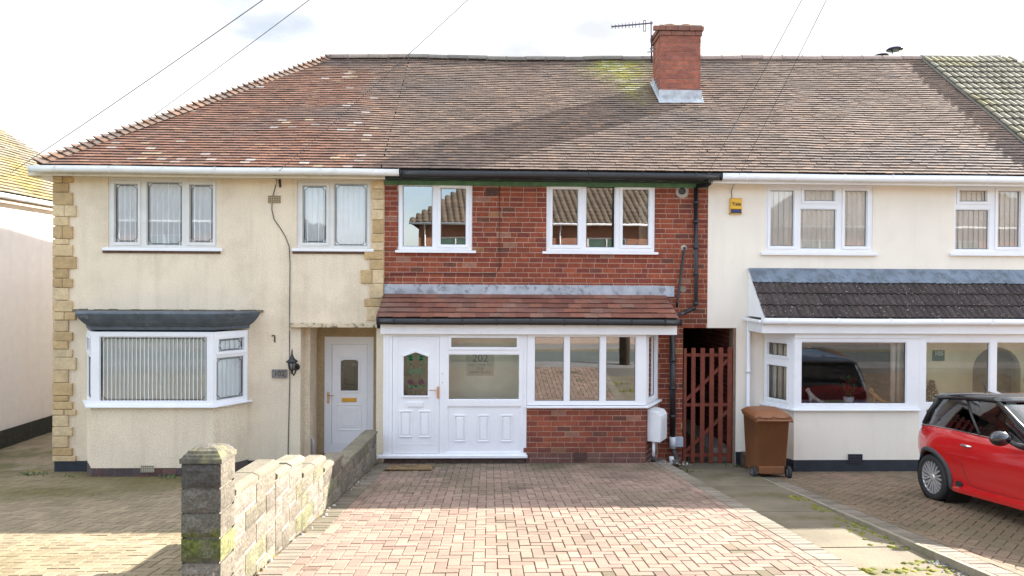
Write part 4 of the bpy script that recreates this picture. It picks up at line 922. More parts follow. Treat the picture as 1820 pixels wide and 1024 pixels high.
m = MB(); ribbed(m, (0, YG3, zb3), v3, n3, 3, run3*.72/3, lambda v: (x30, x31), .118, .022, c3); m.build('porch_roof_tiles', CTILE, H3)
m = MB(); nsg = 8
fl0 = run3*.705
for k in range(nsg):
    a, b = x30+.0+(x31-x30)*k/nsg, x30+(x31-x30)*(k+1)/nsg; n = 14; lo = []; hi = []; hh = []
    for i in range(n+1):
        x = a+(b-a)*i/n; w = .010*math.sin(2*math.pi*(x-x30)/.118); o_ = Vector((x, YG3, zb3))
        lo.append(m.pt(o_+v3*(fl0-.01*(k % 2)+.01*w*10)+n3*(.042+w+.002*(k % 2)))); hi.append(m.pt(o_+v3*(run3-.05)+n3*.035)); hh.append(m.pt((x, YF-.012, zt3+.035)))
    for i in range(n): m.fc((lo[i], lo[i+1], hi[i+1], hi[i])); m.fc((hi[i], hi[i+1], hh[i+1], hh[i]))
m.build('lead_flashing', LEADB, H3)
m = MB(); m.prism([(x30+.006, YG3+.02, zb3-.0), (x30+.006, YF-.003, zt3-.01), (x30+.006, YF-.003, zb3-.0)], (.03, 0, 0)); m.build('porch_cheek', UPVC, H3, fix=True)
m = MB(); m.prism([(x30+.04, YG3+.01, zb3-.004), (x30+.04, YF-.004, zt3-.03), (x30+.04, YF-.004, zb3-.01)], (x31-x30-.05, 0, 0)); m.build('porch_roof_deck', DARK, H3, fix=True)
fa3 = rect(1347, 1700, 575, 593, YP3-.10)
zf0, zf1 = fa3[2], fa3[3]
m = MB(); xl = x30-.02
m.box(xl, x31, YP3-.10, YP3-.075, zf0, zf1+.02); m.box(xl, xl+.025, YP3-.074, YF-.002, zf0, zf1+.02); m.box(xl+.026, x31, YP3-.074, YF-.003, zf0+.02, zf0+.04); m.build('porch_fascia', UPVC, H3, bevel=.004)
gutter(H3, x30-.05, x31, YG3-.02, zb3-.03, UPVC, r=.045, brk=.82)
m = MB(); m.box(x30-.10, x30-.055, YG3-.02, YF-.003, zb3-.085, zb3-.03); m.build('side_gutter', UPVC, H3, bevel=.012)
dx_ = P(1330, 690, YF-.05).x; pipe(H3, 'downpipe', [(dx_, YF-.05, zb3-.05), (dx_, YF-.05, P(1330, 800, YF-.05).z), (dx_-.04, YF-.12, P(1330, 818, YF-.05).z)], .034, UPVC, [(dx_, YF-.05, P(1330, y, YF-.05).z) for y in (660, 740)])
m = MB(); c = P(1323, 806, 12.2); m.box(c.x-.02, c.x+.2, YF-.25, YF-.02, -.35, c.z); m.build('gully_bricks', mk('mossy_brick', (.10,.065,.04), .95, var=.3, vscale=9), H3, bevel=.01)
# bay part
T3 = front(YP3); zs3 = P(1500, 727.5, YP3-.03).z; zh3 = zf0+.0; zpl = P(1500, 817.5, YP3).z; pR3 = P(1624, 660, YP3).x; pE3 = P(1634, 700, YP3).x
v3r = rect(1507, 1531.5, 807, 822, YP3)
b3 = lambda e, z: [(pE3, YP3-e, z), (pE3, YP3+.12, z), (pL3+.08, YP3+.12, z), (pW3+.10, YF-.003, z), (pW3-e*1.1, YF-.003, z), (pL3-e*.6, YP3-e, z)]
m = MB(); m.prism(b3(0, zpl), (0, 0, zs3-.03-zpl)); m.build('bay_wall', CREAM2, H3, fix=True)
m = MB(); m.prism(b3(.008, -.4), (0, 0, zpl+.399)); m.box(pE3+.001, pE3+4, YP3-.008, YP3+.12, -.4, zpl-.001); m.build('bay_plinth', BLACKPAINT, H3, fix=True)
vent(H3, Fr(0, YP3-.008), v3r, mk('black_air_brick', (.03,.035,.045), .6), (6, 3))
m = MB(); m.prism(b3(.06, zs3-.03), (0, 0, .031)); m.build('bay_sill', UPVC, H3, fix=True, bevel=.007)
g3 = rect(1424, 1611.5, 607.7, 718.6, YP3)
f = win(H3, T3, (pL3, pE3-.0, zs3+.001, zh3), [(g3, 0)], d=.0, gm=GL)
m = MB(T3); z_ = P(1500, 600, YP3).z; m.box(pL3-.005, pE3+.01, -.022, -.001, z_-.015, zh3-.002); m.build('head_trim', UPVC, f, bevel=.006)
s3 = Fr(pW3, YF, pL3-pW3, YP3-YF); SD = math.hypot(pL3-pW3, YF-YP3)
zA1, zA0, zB1, zB0 = (P(1380, y, 12.05).z for y in (609, 633, 649.5, 711))
win(H3, s3, (.02, SD-.01, zs3+.001, zh3), [((.10, SD-.15, zA0, zA1), 1), ((.10, SD-.15, zB0, zB1), 1)], d=.0, sashw=.04)
m = MB()
for k in range(9): p = s3(.02+.045*k, .16+.025*math.sin(k*1.9), 0); m.tube([(p.x, p.y, zs3), (p.x, p.y, zh3-.02)], .028, 7)
m.build('curtain', CURT, H3)
m = MB(); xc = P(1597, 660, YP3+.2).x
for k in range(7): m.tube([(xc-.12+.05*k, YP3+.2+.03*math.sin(k*2.1), zs3), (xc-.12+.05*k, YP3+.2+.03*math.sin(k*2.1), zh3-.02)], .032, 7)
m.build('curtain', CURT, H3)
m = MB(); m.box(pL3+.12, pE3-.02, YP3+.08, YF+.3, zs3-.04, zs3+.003); m.build('window_board', UPVC, H3)
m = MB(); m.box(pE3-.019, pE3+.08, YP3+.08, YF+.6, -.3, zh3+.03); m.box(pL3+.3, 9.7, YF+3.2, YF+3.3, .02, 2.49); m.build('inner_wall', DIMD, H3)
# glazed porch part
gA, gB = rect(1645.8, 1760, 608, 716.5, YP3), rect(1645.8, 1760, 727.5, 800, YP3); gC, gD = rect(1771.6, 1880, 608, 716.5, YP3), rect(1771.6, 1880, 727.5, 800, YP3)
win(H3, T3, (pE3+.002, gC[1]+.08, zpl, zh3), [(gA, 0), (gB, 0), (gC, 0), (gD, 0)], d=.005, gm=GLP, name='porch_glazing')
m = MB(); m.box(gC[1]+.081, 9.7, YP3+.005, YP3+.08, zpl, zh3); m.build('porch_end_panel', UPVC, H3)
m = MB(); m.box(9.62, 9.699, YP3+.081, YF-.004, zpl, zh3); m.prism([(x31-.03, YG3+.02, zb3-.0), (x31-.03, YF-.003, zt3-.01), (x31-.03, YF-.003, zb3-.0)], (.025, 0, 0)); m.build('porch_end_wall', UPVC, H3, fix=True)
aX0, aX1 = P(1724, 660, YF-.05).x, P(1775, 660, YF-.05).x+.35; zar = P(1740, 616, YF-.05).z
m = MB(); Tw = front(YF-.12); nA = 10; cxA = (aX0+aX1)/2; rA = (aX1-aX0)/2
m.T = Tw; m.grid(pE3+.09, 9.68, -.1, zh3+.02, [(aX0, aX1, -1, zar)], 0, .10)
for k in range(nA):                                            # arched head of the inner doorway
    a, b = math.pi*k/nA, math.pi*(k+1)/nA; xa, xb = cxA-rA*math.cos(a), cxA-rA*math.cos(b); za, zb2 = zar-.42+.42*math.sin(a), zar-.42+.42*math.sin(b)
    m.prism([(xa, 0.001, za), (xb, 0.001, zb2), (xb, 0.001, zar+.002), (xa, 0.001, zar+.002)], (0, .09, 0))
m.T = None; m.build('porch_inner_wall', mk('yellow_cream_plaster', (.84,.75,.52), .95, var=.05), H3)
m = MB(); m.box(pE3+.09, 9.68, YP3+.08, YF-.02, .0, .05); m.box(aX0-.3, aX1+.3, YF+.25, YF+.3, 0, 2.3); m.build('porch_floor', CARPET, H3)
ns = thing('number_sign', (P(1667, 632, YF-.13).x, YF-.13, P(1667, 632, YF-.13).z), 'small dark green house number sign inside the right-hand glazed porch', 'sign')
R = rect(1657.5, 1678.5, 622.5, 641.5, YF-.13); m = MB(); m.box(R[0], R[1], YF-.14, YF-.122, R[2], R[3]); m.build('board', mk('green_sign_paint', (.02,.09,.055), .5, var=.05), ns, bevel=.003)
text('lettering', '105', .11, lambda u, d, z: Vector(((R[0]+R[1])/2+u, YF-.142+d, (R[2]+R[3])/2+.035+z)), mk('white_lettering', (.8,.8,.75), .6, var=0), ns)

# ================================================================== NEXT HOUSE ALONG (only its roof shows)
H6 = thing('terraced_house', (13.0, YF, -.1), 'end house at the right edge with a ribbed grey concrete tile hipped roof', 'house', 'terraced houses')
m = MB(); wallpanel(m, T, XS+.002, 15.5, -.5, 4.80, [(11.0, 12.6, 3.5, 4.7), (13.4, 14.6, 3.5, 4.7), (11.2, 13.2, .9, 2.2), (13.9, 14.8, -.1, 2.1)]); m.build('front_wall', CREAM2, H6)
shell(H6, XS+.002, 15.5, -.5, 4.80, CREAM2)
for R in ((11.0, 12.6, 3.5, 4.7), (13.4, 14.6, 3.5, 4.7), (11.2, 13.2, .9, 2.2)):
    mid = (R[0]+R[1])/2; win(H6, T, R, [((R[0]+.07, mid-.04, R[2]+.07, R[3]-.07), 1), ((mid+.04, R[1]-.07, R[2]+.07, R[3]-.07), 0)], d=.02, blind=(.09, .086, .2, BLINDW, .05))
m = MB(T); m.grid(13.9, 14.8, -.1, 2.1, [(14.15, 14.55, 1.1, 1.8)], .03, .08); d6 = m.build('front_door', UPVC, H6, bevel=.006)
m = MB(T); m.box(14.14, 14.56, .045, .055, 1.09, 1.81); m.build('pane', GLO, d6)
m = MB(); m.box(XS+.002, XE1-.1, YE+.12, YE+.145, 4.745, 4.905); m.build('fascia', UPVC, H6); gutter(H6, XS+.01, XE1, YE+.05, ZE-.045, UPVC, r=.055)
c6 = lambda x, v: sc(mix(random.choice([(.25,.225,.165), (.28,.255,.19), (.22,.20,.145)]), (.20,.17,.05), max(0, min(.5, fb(x, v, .9, 3)))), random.uniform(.85, 1.15))
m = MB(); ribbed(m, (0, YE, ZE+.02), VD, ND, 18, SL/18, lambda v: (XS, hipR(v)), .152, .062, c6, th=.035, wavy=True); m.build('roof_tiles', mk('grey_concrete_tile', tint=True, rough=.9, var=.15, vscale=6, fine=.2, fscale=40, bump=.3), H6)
roof_deck(H6, [(XS, YE, ZE), (XE1, YE, ZE), RT(hipR(SL)), RT(XS)]); roof_deck(H6, [(XE1, 20.07, ZE), (XS, 20.07, ZE), RT(XS), RT(hipR(SL))], 'rear_roof')
roof_deck(H6, [(XE1, YE, ZE), (XE1, 20.07, ZE), RT(hipR(SL))], 'side_roof', mk('plain_concrete_tile', (.12,.11,.09), .9))
ridge(H6, XS, hipR(SL)+.05, (.19,.175,.14), r=.13)
m = MB(); m.col = (.18,.165,.13); a = Vector(RT(hipR(SL))); b = Vector((XE1, YE, ZE)); m.tube([a+(b-a)*k/12+Vector((0,0,.02)) for k in range(13)], .11, 8); m.build('hip_tiles', TILE, H6)
m = MB(); m.tube([roofpt(XS-.02, v, .03) for v in (0, 1, 2, 3, 4, 5.15)], .022, 6); m.col = (.2,.2,.2); m.build('bonding_gutter', mk('grey_mortar_strip', (.13,.12,.10), .9), H6)
# metal flue cowl standing behind the ridge
fl = thing('flue_cowl', (P(1590, 100, 17.2).x, 17.2, 7.1), 'dark round metal flue cowl on short legs behind the ridge on the right', 'flue'); c = P(1590, 88, 17.2)
m = MB(); m.lathe([(.02, .045), (.16, .028), (.195, -.005), (.185, -.018), (.02, -.01)], c, n=28); m.build('cap', mk('blue_black_metal', (.04,.04,.075), .35, metal=.6), fl)
m = MB()
for dx, dy in ((-.1,-.05), (.1,-.05), (0,.1)): m.tube([(c.x+dx, c.y+dy, c.z-.01), (c.x+dx, c.y+dy, c.z-.32)], .014, 6)
m.build('leg', STEEL, fl); m = MB(); m.lathe([(.14, -.22), (.14, -1.4)], c, n=20); m.build('pipe', STEEL, fl)
c = P(1566, 99.5, 17.4); m = MB(); m.lathe([(.02, .04), (.16, .02), (.18, -.01), (.12, -.02), (.10, -.8)], c, n=24); tag(m.build('flue_cowl', mk('dull_black_metal', (.03,.03,.045), .5, metal=.5), loc=c), 'small low dark flue cap left of the tall cowl on the ridge', 'flue')
# ================================================================== NEIGHBOUR ON THE FAR LEFT
XN = -9.80
HN = thing('detached_house', (XN-3.5, 16, -.4), 'neighbouring house with white side wall and mossy yellow tiled roof at the left edge', 'house')
m = MB(); m.box(XN-7, XN, YF, 20, -.6, 4.62); m.build('wall', WHITEWALL, HN)
m = MB(); m.col = (.03,.033,.028); m.T = Fr(XN+.03, 20, 0, -1); m.box(0, 7.63, .008, .03, -.6, -.02)
bricks(m, 0, 7.63, -.45, -.02, [], colf=lambda x, z: sc((.03,.034,.026), random.uniform(.7, 1.4)), d=.0); m.T = None; m.build('plinth', MASON, HN)
m = MB(); ex, ez = XN+.14, 4.70; m.box(ex-.03, ex, YF-.4, 20.3, ez-.16, ez); m.box(XN, ex-.03, YF-.4, 20.3, ez-.15, ez-.13); m.build('fascia', mk('tan_fascia', (.50,.38,.28), .8, var=.1), HN)
m = MB(); m.tube([(ex+.05, YF-.4, ez-.03), (ex+.05, 20.35, ez-.03)], .055, 10); m.tube([(ex+.05, 16.32, ez-.08), (ex+.02, 16.36, ez-.2), (XN+.06, 16.44, ez-.45), (XN+.06, 16.46, -.3)], .035, 10); m.build('gutter', mk('white_gutter', (.7,.7,.72), .5, stain=(.3,.28,.2), sscale=6), HN)
nW = 4.1; hN = nW*.80; slN = math.hypot(nW, hN); vN = Vector((-nW/slN, 0, hN/slN)); nN = Vector((hN/slN, 0, nW/slN))
mossc = lambda x, v: mix(sc(random.choice([(.21,.175,.13), (.18,.15,.11), (.235,.21,.16)]), random.uniform(.85, 1.15)), random.choice([(.25,.19,.045), (.21,.17,.055)]), max(0, min(.85, .25+fb(x*1.3, v, .8, 14)*1.4)))
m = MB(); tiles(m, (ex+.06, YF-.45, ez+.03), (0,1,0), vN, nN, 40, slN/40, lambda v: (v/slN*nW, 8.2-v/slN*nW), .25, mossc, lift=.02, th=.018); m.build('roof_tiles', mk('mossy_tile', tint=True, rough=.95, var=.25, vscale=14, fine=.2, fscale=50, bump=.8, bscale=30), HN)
a0, a1, b0, b1 = (ex, YF-.45, ez-.02), (ex, YF+7.75, ez-.02), (ex-nW, YF-.45+nW, ez+hN-.02), (ex-nW, YF+7.75-nW, ez+hN-.02)
roof_deck(HN, [a0, a1, b1, b0]); roof_deck(HN, [a1, (XN-8, YF+7.75, ez), (XN-8+nW, YF+7.75-nW, ez+hN), b1], 'rear_roof'); roof_deck(HN, [(XN-8, YF-.45, ez), a0, b0, (XN-8+nW, YF-.45+nW, ez+hN)], 'front_roof', mk('plain_brown_tile', (.14,.10,.07), .9))

# ================================================================== STREET OPPOSITE (seen mirrored in the windows)
BRK = brickmat('opposite_brick')
def opposite(x0, x1, label, tilec):
    y1 = -9.0; y0 = -16.5; g = .7; h = thing('brick_house', ((x0+x1)/2, y1, g), label, 'house', 'houses across the street')
    TT = Fr(0, y1, -1, 0); ws = []
    n = max(1, round((x1-x0)/7.0)); W_ = (x1-x0)/n
    for k in range(n):
        c = x0+(k+.5)*W_
        for dx, w, z0, z1 in ((-1.9, 1.9, g+3.1, g+4.5), (1.7, 1.5, g+3.1, g+4.5), (-1.9, 2.2, g+.9, g+2.3)): ws.append((-(c+dx)-w/2, -(c+dx)+w/2, z0, z1))
        ws.append((-(c+1.7)-.5, -(c+1.7)+.5, g, g+2.1))
    m = MB(); m.T = TT; m.grid(-x1, -x0, g-.4, g+5.2, ws, 0, .25); m.T = None; m.build('front_wall', BRK, h)
    m = MB(); m.box(x0, x1, y0, y1-.251, g-.4, g+5.2); m.build('house_body', mk('flat_body_brick', (.24,.11,.07), .9), h)  # body in one even brick tone, without the bond pattern
    for q in ws:
        mid = (q[0]+q[1])/2; m = MB(TT)
        if q[2] > g+.5: m.grid(*q, [(q[0]+.07, mid-.03, q[2]+.07, q[3]-.07), (mid+.03, q[1]-.07, q[2]+.07, q[3]-.07)], .03, .10); o = m.build('window', UPVC, h)
        else: m.grid(*q, [(q[0]+.3, q[1]-.3, q[2]+1.1, q[3]-.3)], .03, .10); o = m.build('front_door', UPVC, h)
        m = MB(TT); m.box(q[0]+.02, q[1]-.02, .06, .064, q[2]+.02, q[3]-.02); m.build('pane', mk('dim_green_glass', (.10,.16,.13), .15), o)
    rise = 3.3; e = .4; yr = (y0+y1)/2; sl_ = math.hypot(y1+e-yr, rise); vv = Vector((0, (yr-y1-e)/sl_, rise/sl_)); nn = Vector((0, rise/sl_, (y1+e-yr)/sl_)); hx = (y1+e-yr)
    tc_ = lambda x, v: sc(tilec, random.uniform(.8, 1.2)); m = MB(); ribbed(m, (0, y1+e, g+5.15), vv, nn, 16, sl_/16, lambda v: (x0-e+v/sl_*hx, x1+e-v/sl_*hx), .30, .045, tc_, th=.02); m.build('roof_tiles', TILE, h)
    z = g+5.12; A = [(x0-e, y1+e, z), (x1+e, y1+e, z), (x1+e, y0-e, z), (x0-e, y0-e, z)]; B = [(x0-e+hx, yr, z+rise), (x1+e-hx, yr, z+rise)]
    roof_deck(h, [A[0], A[1], B[1], B[0]]); roof_deck(h, [A[2], A[3], B[0], B[1]], 'rear_roof'); 
    m = MB(); m.poly([A[1], A[2], B[1]]); m.poly([A[3], A[0], B[0]]); m.build('hip_roof', mk('opposite_hip_tile', tilec, .9), h)
    m = MB(); m.tube([(x0-e, y1+e+.06, z-.02), (x1+e, y1+e+.06, z-.02)], .06, 8); m.tube([(x0+.3, y1+e, z-.1), (x0+.3, y1+.06, z-.5), (x0+.3, y1+.06, g)], .04, 8); m.tube([(x0+W_*.93, y1+e, z-.1), (x0+W_*.93, y1+.06, z-.5), (x0+W_*.93, y1+.06, g)], .04, 8); m.build('gutter', UPVC, h)
opposite(-3.4, 11.2, 'long red brick house with hipped brown roof across the street', (.13,.095,.065))
opposite(14.5, 28.5, 'red brick house with hipped brown roof further right across the street', (.19,.14,.10))
opposite(-24.0, -10.0, 'red brick house with hipped roof further left across the street', (.10,.095,.08))
PAV2 = mk('far_block_paving', (.34,.25,.19), .95, var=.15, vscale=2, fine=.25, fscale=14)
m = MB(); m.box(-2.6, 60, -9.0, -3.002, .4, .73); struct('far_driveway', m, PAV2)
m = MB(); m.box(-60, -2.601, -9.0, -3.002, .4, .71); struct('far_lawn', m, SOIL)
LEAF = [mk('hedge_leaf', (.055,.10,.022), .7, var=.4, vscale=3), mk('dark_tree_leaf', (.028,.055,.018), .7, var=.4, vscale=1.5)]
def foliage(name, loc, label, cat, blobs, n, size, mat, trunk=None):
    h = thing(name, loc, label, cat); m = MB(); L0 = Vector(loc); rnd = random.Random(len(label))
    for k in range(n):
        cx, cy, cz, rx, rz = rnd.choice(blobs); d = Vector((rnd.gauss(0,1), rnd.gauss(0,1), rnd.gauss(0,1))).normalized()*(rnd.random()**.4)
        p = L0+Vector((cx+d.x*rx, cy+d.y*rx, cz+d.z*rz)); a = Vector((rnd.gauss(0,1), rnd.gauss(0,1), rnd.gauss(0,1))).normalized(); b = a.cross(Vector((rnd.random(), rnd.random(), 1))).normalized(); s_ = size*rnd.uniform(.6, 1.3)
        m.poly([p-a*s_, p+b*s_*.45, p+a*s_, p-b*s_*.45])
    m.build('crown' if trunk else 'foliage', mat, h)
    if trunk:
        m = MB(); m.tube([L0, L0+Vector((.1, 0, trunk*.5)), L0+Vector((0, .1, trunk))], [.22, .16, .08], 9)
        for q in range(6): a = q*1.1; m.tube([L0+Vector((0, 0, trunk*.6)), L0+Vector((math.cos(a)*1.0, math.sin(a)*1.0, trunk*1.1))], [.08, .03], 6)
        m.build('trunk', mk('bark', (.09,.065,.045), .95, bump=.8, bscale=18), h)
foliage('hedge', (-5.5, -4.2, .7), 'leafy green hedge across the street by the far pavement', 'hedge', [(k*.55-2.4, 0, .55, .55, .6) for k in range(9)], 2600, .07, LEAF[0])
foliage('garden_tree', (-8.0, -7.5, .7), 'dark bushy garden tree across the street left of the brick house', 'tree', [(0,0,3.2,1.5,1.3), (.9,.2,2.6,1.1,.9), (-.9,-.2,2.7,1.1,1.0), (0,0,4.2,.9,.8)], 3200, .16, LEAF[1], 2.6)
tp = thing('telegraph_pole', (3.75, 4.05, .7), 'brown wooden telegraph pole at the kerb carrying the overhead wires', 'pole')
m = MB(); m.tube([(3.75, 4.05, .6), (3.75, 4.05, 8.9)], [.15, .11], 14); m.build('pole_shaft', mk('creosoted_wood', (.07,.05,.035), .9, var=.3, bump=.5, bscale=14), tp)
m = MB(); m.lathe([(.16, 0), (.16, .06)], (3.75, 4.05, 8.45), n=14); m.tube([(3.75, 4.05, 8.45), (3.75, 4.05, 8.7)], .2, 8); m.build('terminal_ring', STEEL, tp)
top = Vector((3.75, 4.05, 8.4))
def wire(end, label, sag, r=.006):
    end = Vector(end); n = 26; m = MB(); m.tube([top.lerp(end, t/n)-Vector((0, 0, sag*4*(t/n)*(1-t/n))) for t in range(n+1)], r, 6)
    tag(m.build('overhead_wire', WIRE), label, 'cable', 'wires from the telegraph pole')
wire(P(18, 308, 13.2), 'leftmost overhead wire, sloping down to the mossy roof at the left edge', .10)
wire(P(150, 292, 19.0), 'overhead wire passing behind the orange hip, second from the left', .10)
wire(P(488, 311, YE+.1), 'overhead wire crossing the orange roof to the cream house gutter', .08, .0042)
wire(P(1257, 311, YE+.1), 'overhead wire ending at the black gutter beside the downpipe', .05, .0046)
wire(P(1302, 334, YF-.03), 'rightmost overhead wire, ending above the yellow alarm box', .05, .0046)

# ================================================================== GARDEN WALL
gw = thing('garden_wall', (-1.98, 8.0, .3), 'stepped rock-faced block wall with a square pillar between the two driveways', 'wall')
XWF, WT = -1.86, .20
secs = [(5.19, 6.2, 1.487, 1.423), (6.2, 7.07, 1.33, 1.245), (7.07, 7.98, 1.10, 1.03), (7.98, 8.95, .905, .82), (8.95, 11.72, .685, .54)]
bc = lambda y, z: mix(sc(random.choice([(.15,.127,.098), (.17,.147,.117), (.125,.106,.08)]), random.uniform(.85, 1.12)), (.12,.14,.03), max(0, min(.45, fb(y, z, 1.2, 3)-.05)))
m = MB(); cp = MB()
def rock(m, x0, x1, y0, y1, z0, z1, amp, face, n1=5, n2=3, moss=0):   # rock-faced block: bulging rough face
    o = random.random()*9
    def bump(a, b): e = min(a, 1-a, .18)/.18*min(b, 1-b, .22)/.22; return amp*e*(.55+.8*noise.noise(Vector((a*3.1+o, b*2.7, o))))
    if face in 'rl':
        xf = x1 if face == 'r' else x0; s_ = 1 if face == 'r' else -1
        I = [[m.pt((xf+s_*bump(i/n1, j/n2), y0+(y1-y0)*i/n1, z0+(z1-z0)*j/n2)) for j in range(n2+1)] for i in range(n1+1)]
    else:
        s_ = -1; I = [[m.pt((x0+(x1-x0)*i/n1, y0-bump(i/n1, j/n2), z0+(z1-z0)*j/n2)) for j in range(n2+1)] for i in range(n1+1)]
    for i in range(n1):
        for j in range(n2):
            q = (I[i][j], I[i+1][j], I[i+1][j+1], I[i][j+1]); base = m.col
            if moss: m.col = mix(base, random.choice([(.075,.088,.015), (.095,.105,.016), (.055,.07,.012)]), max(0, min(1, moss(i/n1, j/n2)+random.uniform(-.12, .12))))
            m.fc(q if face in 'rf' else q[::-1]); m.col = base
for si, (y0, y1, zt, zte) in enumerate(secs):
    zt2 = zt-.05 if si < 4 else zt-.06; drop = zt-zte
    m.col = (.27,.235,.19); m.prism([(XWF-WT+.004, y0, G(y0)-.5), (XWF-WT+.004, y1, G(y1)-.5), (XWF-WT+.004, y1, zt2-drop), (XWF-WT+.004, y0, zt2)], (WT-.008, 0, 0))
    H = .165; k = 0; z = zt2-.004
    while z > G(y0)-.45:
        L_ = .42; n = max(1, round((y1-y0)/L_)); st = .5 if k % 2 else 0
        ys = sorted({y0, y1} | {min(y1, max(y0, y0+(i+st)*(y1-y0)/n)) for i in range(n+1)})
        for a, b in zip(ys, ys[1:]):
            dz = lambda y: -drop*(y-y0)/(y1-y0)
            if b-a < .06: continue
            zm = dz((a+b)/2); m.col = bc(a, z)
            zb_lo = z-H+zm
            rock(m, XWF-WT, XWF, a+.006, b-.006, zb_lo+.006, z+zm-.006, .017, 'r', 9, 5); rock(m, XWF-WT, XWF, a+.006, b-.006, zb_lo+.005, z+zm-.005, .028, 'l')
            if a == y0: rock(m, XWF-WT, XWF, y0, y0, zb_lo+.005, z+zm-.005, .01, 'f')
        z -= H; k += 1
    n = 2 if si < 4 else 6                                    # coping stones, lying almost level
    for q in range(n):
        a, b = y0+(y1-y0)*q/n, y0+(y1-y0)*(q+1)/n; za, zb3_ = zt-drop*q/n, zt-drop*(q+1)/n; j = random.uniform(-.006, .006)
        cp.col = sc(mix((.19,.165,.12), (.16,.14,.10), random.random()) if si < 4 else (.17,.15,.105), random.uniform(.9, 1.1))
        ext = .05 if (q == n-1 and si < 4) else -.004
        prof = lambda y, z: [(XWF-WT-.012, y, z-.055), (XWF-WT-.016, y, z-.012), (XWF-WT+.03, y, z+.012), (XWF-.03, y, z+.012), (XWF+.020, y, z-.012), (XWF+.016, y, z-.055)]
        cp.loft([prof(a+.004, za+j), prof((a+b)/2, (za+zb3_)/2+j+.003), prof(b+ext, zb3_+j)])
m.build('wall_blocks', BLOCKM, gw); cp.build('coping', MASON, gw, fix=True, bevel=.008)
py0, PS = 4.93, .27; px1 = XWF+.005; px0 = px1-PS
m = MB(); zt = 1.735; z = zt; k = 0; m.col = (.26,.23,.18); m.box(px0+.015, px1-.015, py0+.015, py0+PS-.015, .3, zt)
while z > .4:
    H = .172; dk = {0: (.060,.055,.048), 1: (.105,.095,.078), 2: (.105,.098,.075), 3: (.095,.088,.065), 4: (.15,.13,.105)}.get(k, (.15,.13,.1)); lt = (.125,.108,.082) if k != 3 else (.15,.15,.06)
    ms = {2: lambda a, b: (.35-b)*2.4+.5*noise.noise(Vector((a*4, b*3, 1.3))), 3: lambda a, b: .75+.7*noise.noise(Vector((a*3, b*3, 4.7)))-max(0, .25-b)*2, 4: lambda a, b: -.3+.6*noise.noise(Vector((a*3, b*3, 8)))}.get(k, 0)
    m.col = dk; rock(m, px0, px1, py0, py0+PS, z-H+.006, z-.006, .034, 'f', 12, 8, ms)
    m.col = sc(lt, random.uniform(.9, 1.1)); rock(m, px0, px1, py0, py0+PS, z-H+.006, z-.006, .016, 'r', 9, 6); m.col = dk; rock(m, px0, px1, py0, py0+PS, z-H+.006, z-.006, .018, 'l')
    m.poly([(px0, py0+PS-.014, z-H), (px0, py0+PS-.014, z), (px1, py0+PS-.014, z), (px1, py0+PS-.014, z-H)][::1]); z -= H; k += 1
m.build('pillar_blocks', BLOCKM, gw)
m = MB(); e = .012; prof = [(e, 0), (e, .035), (-.002, .04), (-.008, .058), (-.022, .064), (-.03, .08), (-.06, .095), (-.10, .105), (-.12, .106)]; rings = []
for d_, h in prof: rings.append([(px0-d_, py0-d_, zt+h), (px1+d_, py0-d_, zt+h), (px1+d_, py0+PS+d_, zt+h), (px0-d_, py0+PS+d_, zt+h)])
m.col = (.24,.21,.155); m.loft(rings); m.build('pillar_cap', mk('mossy_cap_stone', (.10,.09,.07), .95, var=.3, vscale=9, fine=.3, fscale=50, bump=.9, bscale=30, stain=(.19,.18,.085), sscale=6, spos=(.52,.62), samt=.7), gw, fix=True, bevel=.006)

# ================================================================== SMALL THINGS ROUND THE FRONT DOORS
# meter box on the bay side
mb = thing('meter_box', (facP(PL*.5, -.1, .4)), 'white plastic meter cabinet with a sloping top on the brick bay side', 'meter box')
m = MB(facP); u0, u1, z0, z1 = PL-.70, PL-.28, P(1160, 781, 11.9).z, P(1160, 726, 11.9).z; dp_ = .235
I = [(u0, -.006, z0), (u0, -dp_, z0), (u0, -dp_, z1-.10), (u0, -dp_+.05, z1-.03), (u0, -.006, z1)]; m.prism(I, (u1-u0, 0, 0)); m.build('cabinet', mk('white_grp', (.74,.75,.76), .45, var=.05, stain=(.45,.43,.38), sscale=4, spos=(.6,.75), samt=.4), mb, fix=True, bevel=.010)
m = MB(facP); m.grid(u0+.05, u1-.05, z0+.05, z1-.14, [(u0+.062, u1-.062, z0+.062, z1-.152)], -dp_-.006, -dp_+.002); m.box(u0+.07, u1-.07, -dp_-.004, -dp_+.001, z0+.07, z1-.16); m.build('door', mk('white_cabinet_door', (.70,.72,.74), .4, var=.04), mb, bevel=.003)
c = facP(u0+.07, -.10, z0); m = MB(); m.tube([c, (c.x, c.y, P(1153, 818, 11.6).z)], .026, 12); m.build('conduit', UPVC, mb)
m = MB(); m.tube([(c.x, c.y, P(1153, 815, 11.6).z), (c.x, c.y, -.05)], .034, 12); m.build('conduit_boot', BLACKP, mb)
